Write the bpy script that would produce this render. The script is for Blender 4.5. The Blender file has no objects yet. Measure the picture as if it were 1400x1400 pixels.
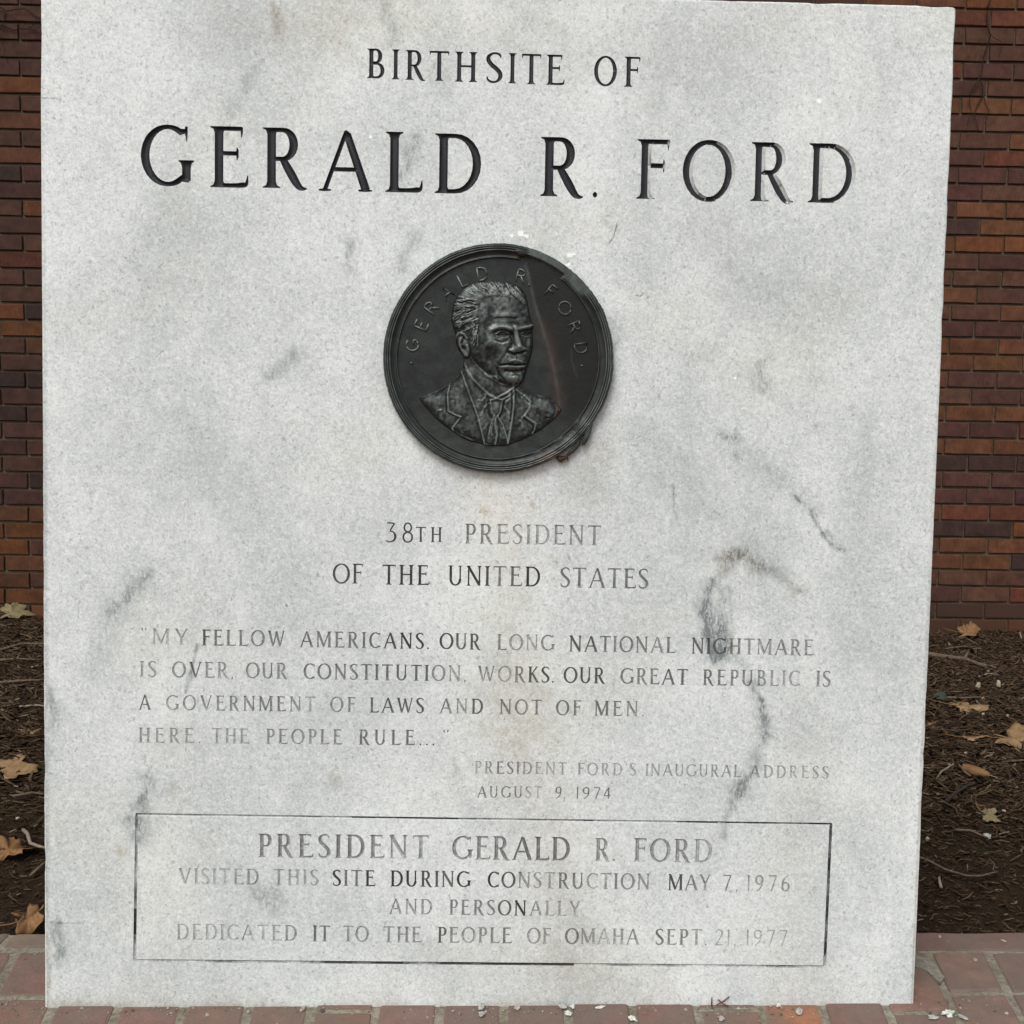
import bpy, math, random
import numpy as np
from mathutils import Vector, Matrix
from mathutils.geometry import delaunay_2d_cdt

# ------------------------------------------------------------------ camera, world, sun, exposure
random.seed(7)
rng = np.random.default_rng(11)
scene = bpy.context.scene
col = scene.collection

def make_camera():
    pitch, yaw, roll = 0.07332968, 0.01915322, 0.01705799
    cp, sp, cy, sy = math.cos(pitch), math.sin(pitch), math.cos(yaw), math.sin(yaw)
    fwd = Vector((sy * cp, cy * cp, -sp)); right = Vector((cy, -sy, 0)); up = right.cross(fwd)
    r2 = right * math.cos(roll) + up * math.sin(roll)
    u2 = -right * math.sin(roll) + up * math.cos(roll)
    cam = bpy.data.cameras.new('camera'); o = bpy.data.objects.new('camera', cam); col.objects.link(o)
    cam.sensor_width = 36.0; cam.sensor_fit = 'HORIZONTAL'; cam.lens = 36.0 * 1306.2145 / 1400.0
    cam.clip_start = 0.05; cam.clip_end = 500
    m = Matrix((r2, u2, -fwd)).transposed().to_4x4(); m.translation = Vector((0.0013634, -1.2365895, 0.7583782))
    o.matrix_world = m
    scene.camera = o
make_camera()

SUN_ELEV, SUN_AZ = math.radians(52), math.radians(205)     # azimuth the light comes from, clockwise from +Y
world = bpy.data.worlds.new('World'); scene.world = world; world.use_nodes = True
wn = world.node_tree; wn.nodes.clear()
sky = wn.nodes.new('ShaderNodeTexSky'); sky.sky_type = 'NISHITA'; sky.sun_disc = False
sky.sun_elevation = SUN_ELEV; sky.sun_rotation = SUN_AZ; sky.air_density = 1.0; sky.dust_density = 3.0
hs = wn.nodes.new('ShaderNodeHueSaturation'); hs.inputs['Saturation'].default_value = 0.16     # overcast: cloud takes the blue out
tint = wn.nodes.new('ShaderNodeMix'); tint.data_type = 'RGBA'; tint.blend_type = 'MULTIPLY'; tint.inputs[0].default_value = 1.0
tint.inputs[7].default_value = (0.965, 1.0, 0.985, 1)
bg = wn.nodes.new('ShaderNodeBackground'); bg.inputs['Strength'].default_value = 0.15
wo = wn.nodes.new('ShaderNodeOutputWorld')
wn.links.new(sky.outputs[0], hs.inputs['Color']); wn.links.new(hs.outputs[0], tint.inputs[6])
wn.links.new(tint.outputs[2], bg.inputs['Color']); wn.links.new(bg.outputs[0], wo.inputs['Surface'])

sl = bpy.data.lights.new('overcast_sun', 'SUN'); sl.energy = 1.45; sl.angle = math.radians(25); sl.color = (1.0, 0.985, 0.955)
so = bpy.data.objects.new('overcast_sun', sl); col.objects.link(so)
sd = Vector((math.sin(SUN_AZ) * math.cos(SUN_ELEV), math.cos(SUN_AZ) * math.cos(SUN_ELEV), math.sin(SUN_ELEV)))
so.rotation_euler = sd.to_track_quat('Z', 'Y').to_euler()

scene.view_settings.view_transform = 'Standard'; scene.view_settings.look = 'None'
scene.view_settings.gamma = 1.0; scene.view_settings.use_curve_mapping = False
scene.view_settings.exposure = 0.12

# ------------------------------------------------------------------ helpers
def obj(name, verts, faces, m, parent=None, smooth=False):
    me = bpy.data.meshes.new(name)
    me.from_pydata([tuple(v) for v in verts], [], [tuple(f) for f in faces])
    if m: me.materials.append(m)
    if smooth:
        me.polygons.foreach_set('use_smooth', [True] * len(me.polygons))
    me.update()
    o = bpy.data.objects.new(name, me); col.objects.link(o)
    if parent: o.parent = parent
    return o

def grid_obj(name, V, idx, m, parent=None, smooth=True):
    """fast mesh: V n x 3 array, idx f x 4 (or 3) array"""
    me = bpy.data.meshes.new(name)
    k = idx.shape[1]
    me.vertices.add(len(V)); me.vertices.foreach_set('co', np.ascontiguousarray(V, np.float32).ravel())
    me.loops.add(idx.size); me.loops.foreach_set('vertex_index', np.ascontiguousarray(idx, np.int32).ravel())
    me.polygons.add(len(idx)); me.polygons.foreach_set('loop_start', np.arange(0, idx.size, k, dtype=np.int32))
    me.polygons.foreach_set('loop_total', np.full(len(idx), k, dtype=np.int32))
    if smooth: me.polygons.foreach_set('use_smooth', np.ones(len(idx), dtype=bool))
    if m: me.materials.append(m)
    me.update(calc_edges=True); me.validate()
    o = bpy.data.objects.new(name, me); col.objects.link(o)
    if parent: o.parent = parent
    return o

def empty(name, loc, rot=(0, 0, 0)):
    o = bpy.data.objects.new(name, None); col.objects.link(o); o.location = loc; o.rotation_euler = rot
    o.empty_display_size = 0.05
    return o

def tag(o, label=None, cat=None, group=None, kind=None):
    if label: o['label'] = label
    if cat: o['category'] = cat
    if group: o['group'] = group
    if kind: o['kind'] = kind
    return o

def tube(pts, radii, n=6, closed_ends=True):
    """verts, faces of a tube along pts"""
    P = [Vector(p) for p in pts]; V = []; F = []
    for i, p in enumerate(P):
        d = (P[min(i + 1, len(P) - 1)] - P[max(i - 1, 0)]).normalized()
        a = d.cross(Vector((0, 0, 1)))
        if a.length < 1e-3: a = d.cross(Vector((1, 0, 0)))
        a.normalize(); b = d.cross(a)
        r = radii[i] if hasattr(radii, '__len__') else radii
        for k in range(n):
            t = 2 * math.pi * k / n
            V.append(p + a * (r * math.cos(t)) + b * (r * math.sin(t)))
    for i in range(len(P) - 1):
        for k in range(n):
            F.append((i * n + k, i * n + (k + 1) % n, (i + 1) * n + (k + 1) % n, (i + 1) * n + k))
    if closed_ends:
        F.append(tuple(range(n))[::-1]); F.append(tuple((len(P) - 1) * n + k for k in range(n)))
    return V, F

def seg_dist(X, Y, pts):
    """distance of every (X,Y) to a polyline"""
    best = None
    for (ax, ay), (bx, by) in zip(pts[:-1], pts[1:]):
        dx, dy = bx - ax, by - ay; L = dx * dx + dy * dy + 1e-12
        t = np.clip(((X - ax) * dx + (Y - ay) * dy) / L, 0, 1)
        d = np.hypot(X - ax - t * dx, Y - ay - t * dy)
        best = d if best is None else np.minimum(best, d)
    return best

# ------------------------------------------------------------------ node helpers
class NT:
    def __init__(s, name):
        s.m = bpy.data.materials.new(name); s.m.use_nodes = True; s.t = s.m.node_tree; s.t.nodes.clear()
        s.out = s.t.nodes.new('ShaderNodeOutputMaterial'); s.b = s.t.nodes.new('ShaderNodeBsdfPrincipled')
        s.t.links.new(s.b.outputs[0], s.out.inputs[0])
    def n(s, typ, **kw):
        x = s.t.nodes.new(typ)
        for k, v in kw.items(): setattr(x, k, v)
        return x
    def l(s, a, b): s.t.links.new(a, b)
    def put(s, sock, v):
        if hasattr(v, 'is_output') or isinstance(v, bpy.types.NodeSocket): s.l(v, sock)
        else: sock.default_value = v
    def math(s, op, a, b=0.0, c=0.0, clamp=False):
        x = s.n('ShaderNodeMath', operation=op, use_clamp=clamp)
        s.put(x.inputs[0], a); s.put(x.inputs[1], b)
        if op in ('MULTIPLY_ADD',): s.put(x.inputs[2], c)
        return x.outputs[0]
    def mix(s, f, a, b, mode='MIX'):
        x = s.n('ShaderNodeMix', data_type='RGBA', blend_type=mode); s.put(x.inputs[0], f)
        s.put(x.inputs[6], a if not isinstance(a, tuple) else (*a, 1)[:4]); s.put(x.inputs[7], b if not isinstance(b, tuple) else (*b, 1)[:4])
        return x.outputs[2]
    def coord(s, kind='Object'):
        if not hasattr(s, '_tc'): s._tc = s.n('ShaderNodeTexCoord')
        return s._tc.outputs[kind]
    def noise(s, scale, detail=3, rough=0.55, dist=0.0, vec=None, stretch=None, off=None):
        v = vec if vec is not None else s.coord()
        if stretch or off:
            mp = s.n('ShaderNodeMapping'); s.l(v, mp.inputs[0])
            if stretch: mp.inputs['Scale'].default_value = stretch
            if off: mp.inputs['Location'].default_value = off
            v = mp.outputs[0]
        x = s.n('ShaderNodeTexNoise'); s.l(v, x.inputs['Vector'])
        x.inputs['Scale'].default_value = scale; x.inputs['Detail'].default_value = detail
        x.inputs['Roughness'].default_value = rough; x.inputs['Distortion'].default_value = dist
        return x.outputs[0]
    def ss(s, v, lo, hi, a=0.0, b=1.0):
        x = s.n('ShaderNodeMapRange', interpolation_type='SMOOTHSTEP'); s.put(x.inputs[0], v)
        x.inputs[1].default_value = lo; x.inputs[2].default_value = hi; x.inputs[3].default_value = a; x.inputs[4].default_value = b
        return x.outputs[0]
    def attr(s, name, out='Color'):
        x = s.n('ShaderNodeAttribute', attribute_name=name); return x.outputs[out]
    def bump(s, h, dist=0.001, strength=1.0, normal=None):
        x = s.n('ShaderNodeBump'); s.put(x.inputs['Height'], h); x.inputs['Distance'].default_value = dist; x.inputs['Strength'].default_value = strength
        if normal is not None: s.l(normal, x.inputs['Normal'])
        return x.outputs[0]
    def fin(s, color, rough=0.8, metal=0.0, normal=None, spec=0.4):
        s.put(s.b.inputs['Base Color'], color if not isinstance(color, tuple) else (*color, 1)[:4])
        s.put(s.b.inputs['Roughness'], rough); s.put(s.b.inputs['Metallic'], metal)
        s.b.inputs['Specular IOR Level'].default_value = spec
        if normal is not None: s.l(normal, s.b.inputs['Normal'])
        return s.m

def marble_nodes(N):
    grain = N.noise(330, 3, 0.6, 0.5)
    grain2 = N.noise(150, 3, 0.55, 0.7, off=(3.1, 1.7, 9.2))
    cloud = N.noise(6, 5, 0.6, 0.3); mid = N.noise(38, 4, 0.6, 0.6, off=(2, 8, 4)); band = N.noise(3.2, 4, 0.55, 0.8, stretch=(1.6, 1, 0.75), off=(5, 1, 2))
    f = N.math('MULTIPLY_ADD', grain, 0.44, N.math('MULTIPLY_ADD', grain2, 0.34, N.math('MULTIPLY_ADD', mid, 0.16, N.math('MULTIPLY_ADD', band, 0.36, N.math('MULTIPLY', cloud, 0.24)))))
    f = N.ss(f, 0.54, 1.02)
    c = N.mix(f, (0.43, 0.449, 0.452), (0.825, 0.840, 0.826))
    # faint warm and cool drifts in the stone
    warm = N.ss(N.noise(4.5, 3, 0.5, off=(7, 2, 5)), 0.5, 0.75)
    c = N.mix(N.math('MULTIPLY', warm, 0.55), c, (0.97, 0.955, 0.89), 'MULTIPLY')
    # scattered dark mineral specks
    sp = N.ss(N.noise(230, 2, 0.5, 0.8, off=(1, 5, 2), stretch=(1, 1, 0.75)), 0.60, 0.71)
    c = N.mix(N.math('MULTIPLY', sp, 0.42), c, (0.24, 0.24, 0.235))
    sp2 = N.ss(N.noise(62, 1, 0.5, off=(4, 5, 2)), 0.79, 0.82)
    c = N.mix(N.math('MULTIPLY', sp2, 0.7), c, (0.17, 0.165, 0.15))
    wsp = N.ss(N.noise(210, 2, 0.5, off=(9, 5, 2)), 0.66, 0.76)
    c = N.mix(N.math('MULTIPLY', wsp, 0.5), c, (0.86, 0.87, 0.85))
    v = N.n('ShaderNodeSeparateColor'); N.l(N.attr('vein'), v.inputs[0])
    streak = N.noise(110, 5, 0.7, 1.2, stretch=(1.5, 1, 0.6))
    gr = N.noise(380, 2, 0.6)
    vs = N.math('MULTIPLY', v.outputs[0], N.math('ADD', N.ss(streak, 0.34, 0.66, 0.30, 1.35), N.math('MULTIPLY_ADD', gr, 1.0, -0.5)))
    vs = N.math('MINIMUM', vs, 0.9, clamp=True)
    c = N.mix(vs, c, (0.140, 0.160, 0.168))
    bs = N.math('MULTIPLY', v.outputs[1], N.ss(N.noise(60, 4, 0.7, 0.3), 0.3, 0.7, 0.3, 1.2))
    c = N.mix(N.math('MINIMUM', bs, 1.0, clamp=True), c, (0.70, 0.60, 0.47), 'MULTIPLY')
    ch = N.ss(N.math('MULTIPLY', v.outputs[2], N.ss(N.noise(300, 2, 0.6), 0.3, 0.6, 0.4, 1.3)), 0.35, 0.7)
    c = N.mix(ch, c, (0.93, 0.93, 0.90))
    h = N.math('ADD', N.math('MULTIPLY', grain, 0.6), N.math('MULTIPLY', grain2, 0.5))
    h = N.math('SUBTRACT', h, N.math('MULTIPLY', sp, 0.5))
    return c, h

def mat_marble():
    N = NT('weathered_marble'); c, h = marble_nodes(N)
    return N.fin(c, 0.62, 0, N.bump(h, 0.0007, 0.6), 0.35)
def mat_letter():
    N = NT('painted_carving'); c, h = marble_nodes(N)
    p = N.attr('paint', 'Fac')
    n = N.ss(N.noise(260, 4, 0.7, 0.4), 0.25, 0.75)
    big = N.attr('bigness', 'Fac')
    flake = N.math('MULTIPLY_ADD', N.math('SUBTRACT', N.math('MULTIPLY', p, 1.12), n), 5.0, 0.6, clamp=True)
    film = N.math('MULTIPLY', p, 0.60)
    a = N.math('ADD', N.math('MULTIPLY', flake, N.math('MULTIPLY', N.math('POWER', p, 1.5), 0.62)), film, clamp=True)
    pc = N.mix(big, (0.050, 0.045, 0.040), (0.016, 0.016, 0.021))
    c2 = N.mix(a, N.mix(0.18, c, (0.3, 0.3, 0.29)), pc)
    return N.fin(c2, 0.6, 0, N.bump(N.math('ADD', h, N.math('MULTIPLY', n, 0.4)), 0.0006, 0.6), 0.35)
def mat_brick():
    N = NT('fired_brick')
    oi = N.n('ShaderNodeObjectInfo')
    base = oi.outputs['Color']
    vec = N.n('ShaderNodeVectorMath', operation='ADD'); N.l(N.coord(), vec.inputs[0])
    r3 = N.n('ShaderNodeCombineXYZ'); N.l(oi.outputs['Random'], r3.inputs[0]); N.l(oi.outputs['Random'], r3.inputs[2])
    sc = N.n('ShaderNodeVectorMath', operation='SCALE'); N.l(r3.outputs[0], sc.inputs[0]); sc.inputs[3].default_value = 17.0
    N.l(sc.outputs[0], vec.inputs[1]); V = vec.outputs[0]
    cloud = N.noise(22, 4, 0.6, vec=V)
    scr = N.noise(230, 3, 0.7, vec=V, stretch=(1, 1, 0.12))
    pit = N.noise(420, 2, 0.6, vec=V)
    c = N.mix(N.ss(cloud, 0.25, 0.75), N.mix(0.75, base, (0.55, 0.5, 0.5), 'MULTIPLY'), N.mix(1.0, base, (1.22, 1.16, 1.12), 'MULTIPLY'))
    c = N.mix(N.ss(scr, 0.35, 0.7, 0.0, 0.5), c, (0.45, 0.42, 0.42), 'MULTIPLY')
    lime = N.ss(pit, 0.72, 0.78, 0, 0.25)
    c = N.mix(lime, c, (0.25, 0.2, 0.16))
    return N.fin(c, 0.85, 0, N.bump(N.math('ADD', scr, N.math('MULTIPLY', pit, 0.4)), 0.002, 0.8), 0.25)
def mat_brick_mass():
    N = NT('fired_brick_mass'); g = N.n('ShaderNodeNewGeometry')
    r = N.n('ShaderNodeValToRGB'); N.l(g.outputs['Random Per Island'], r.inputs[0]); e = r.color_ramp
    cols = [(0, (0.045, 0.024, 0.019)), (0.3, (0.058, 0.027, 0.018)), (0.55, (0.035, 0.022, 0.020)), (0.72, (0.085, 0.035, 0.017)), (0.86, (0.048, 0.025, 0.018)), (1, (0.12, 0.045, 0.017))]
    e.elements[0].position = 0; e.elements[0].color = (*cols[0][1], 1); e.elements[1].position = 1; e.elements[1].color = (*cols[-1][1], 1)
    for p, c in cols[1:-1]: x = e.elements.new(p); x.color = (*c, 1)
    scr = N.noise(230, 3, 0.7, stretch=(1, 1, 0.12))
    return N.fin(r.outputs[0], 0.85, 0, N.bump(scr, 0.002, 0.8), 0.25)
def mat_mortar(name, a, b, scale=160):
    N = NT(name); n = N.noise(scale, 4, 0.7); n2 = N.noise(9, 3, 0.6)
    c = N.mix(N.ss(n, 0.3, 0.7), a, b); c = N.mix(N.ss(n2, 0.35, 0.7, 0, 0.6), c, (0.55, 0.5, 0.42), 'MULTIPLY')
    return N.fin(c, 0.95, 0, N.bump(n, 0.0025, 0.8), 0.15)
def mat_paver():
    N = NT('clay_paver'); oi = N.n('ShaderNodeObjectInfo')
    c0 = oi.outputs['Color']
    n = N.noise(28, 5, 0.65, vec=N.coord('Object')); g = N.noise(420, 3, 0.7)
    geo = N.n('ShaderNodeNewGeometry'); w = N.noise(11, 4, 0.6, vec=geo.outputs['Position'])
    c = N.mix(N.ss(n, 0.3, 0.7), N.mix(1.0, c0, (0.80, 0.78, 0.78), 'MULTIPLY'), N.mix(1.0, c0, (1.15, 1.12, 1.1), 'MULTIPLY'))
    c = N.mix(N.ss(w, 0.32, 0.62, 0.12, 0.72), c, (0.150, 0.118, 0.096))      # trodden-in dirt
    c = N.mix(N.ss(g, 0.60, 0.72, 0, 0.25), c, (0.34, 0.27, 0.22))
    c = N.mix(N.ss(g, 0.42, 0.30, 0, 0.3), c, (0.06, 0.04, 0.035))
    return N.fin(c, 0.85, 0, N.bump(N.math('ADD', g, N.math('MULTIPLY', n, 2.0)), 0.0016, 0.7), 0.25)
def mat_bronze(name='aged_bronze', lift=1.0):
    N = NT(name)
    a = N.n('ShaderNodeSeparateColor'); N.l(N.attr('wear'), a.inputs[0])
    n = N.noise(60, 5, 0.65, 0.4); fine = N.noise(520, 3, 0.7)
    w = N.math('MULTIPLY', a.outputs[0], N.ss(n, 0.25, 0.7, 0.5, 1.25))
    c = N.mix(N.ss(n, 0.35, 0.75), (0.0085, 0.0090, 0.0088), (0.0190, 0.0210, 0.0200))
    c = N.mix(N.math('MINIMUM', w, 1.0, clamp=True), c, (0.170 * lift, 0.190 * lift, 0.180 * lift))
    c = N.mix(a.outputs[1], c, (0.0085, 0.0068, 0.0062))                   # darker, smoother zone on the right side
    c = N.mix(a.outputs[2], c, (0.075, 0.032, 0.018))                    # rust brown
    met = N.math('MULTIPLY_ADD', a.outputs[0], -0.1, 0.45)
    ro = N.math('MULTIPLY_ADD', a.outputs[1], -0.10, N.ss(fine, 0.3, 0.7, 0.34, 0.48))
    return N.fin(c, ro, met, N.bump(N.math('ADD', fine, n), 0.0005, 0.5), 0.45)
def mat_plain(name, a, b, scale=60, rough=0.9, bump=0.001, translucency=None):
    N = NT(name); n = N.noise(scale, 4, 0.6)
    return N.fin(N.mix(N.ss(n, 0.3, 0.7), a, b), rough, 0, N.bump(n, bump, 0.7), 0.2)
def mat_litter():
    N = NT('shredded_mulch'); g = N.n('ShaderNodeNewGeometry')
    r = N.n('ShaderNodeValToRGB'); N.l(g.outputs['Random Per Island'], r.inputs[0]); e = r.color_ramp
    cols = [(0, (0.024, 0.014, 0.008)), (0.35, (0.044, 0.026, 0.014)), (0.68, (0.072, 0.043, 0.024)), (0.88, (0.100, 0.064, 0.037)), (0.965, (0.13, 0.094, 0.062)), (1, (0.24, 0.19, 0.14))]
    e.elements[0].position = 0; e.elements[0].color = (*cols[0][1], 1); e.elements[1].position = 1; e.elements[1].color = (*cols[-1][1], 1)
    for p, c in cols[1:-1]: x = e.elements.new(p); x.color = (*c, 1)
    n = N.noise(200, 3, 0.6)
    return N.fin(N.mix(N.ss(n, 0.3, 0.7, 0, 0.5), r.outputs[0], (0.5, 0.5, 0.5), 'MULTIPLY'), 0.95, 0, N.bump(n, 0.001, 0.6), 0.15)
def mat_soil():
    N = NT('dark_soil'); n = N.noise(45, 6, 0.7); g = N.noise(300, 4, 0.7); m = N.noise(2.5, 3, 0.5)
    c = N.mix(N.ss(g, 0.3, 0.7), (0.016, 0.010, 0.006), (0.062, 0.038, 0.022)); c = N.mix(N.ss(n, 0.3, 0.7, 0, 0.6), c, (0.5, 0.48, 0.45), 'MULTIPLY')
    c = N.mix(N.ss(m, 0.55, 0.7, 0, 0.35), c, (0.035, 0.038, 0.016))
    return N.fin(c, 0.97, 0, N.bump(N.math('ADD', g, n), 0.006, 1.0), 0.1)
def mat_leaf(name, a, b, d):
    N = NT(name); n = N.noise(40, 4, 0.65); v = N.noise(260, 3, 0.6, stretch=(1, 0.2, 1))
    c = N.mix(N.ss(n, 0.3, 0.7), a, b); c = N.mix(N.ss(v, 0.5, 0.75, 0, 0.6), c, d)
    return N.fin(c, 0.75, 0, N.bump(v, 0.0008, 0.7), 0.3)

M_MARBLE, M_LETTER, M_BRICK, M_BRICKM = mat_marble(), mat_letter(), mat_brick(), mat_brick_mass()
M_WMORTAR = mat_mortar('wall_mortar', (0.095, 0.068, 0.048), (0.150, 0.112, 0.080))
M_PMORTAR = mat_mortar('paving_mortar', (0.155, 0.137, 0.108), (0.30, 0.27, 0.215), 120)
M_PAVER, M_BRONZE, M_BRONZE2 = mat_paver(), mat_bronze(), mat_bronze('aged_bronze_rim', 0.8)
M_SOIL, M_LITTER = mat_soil(), mat_litter()

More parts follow.
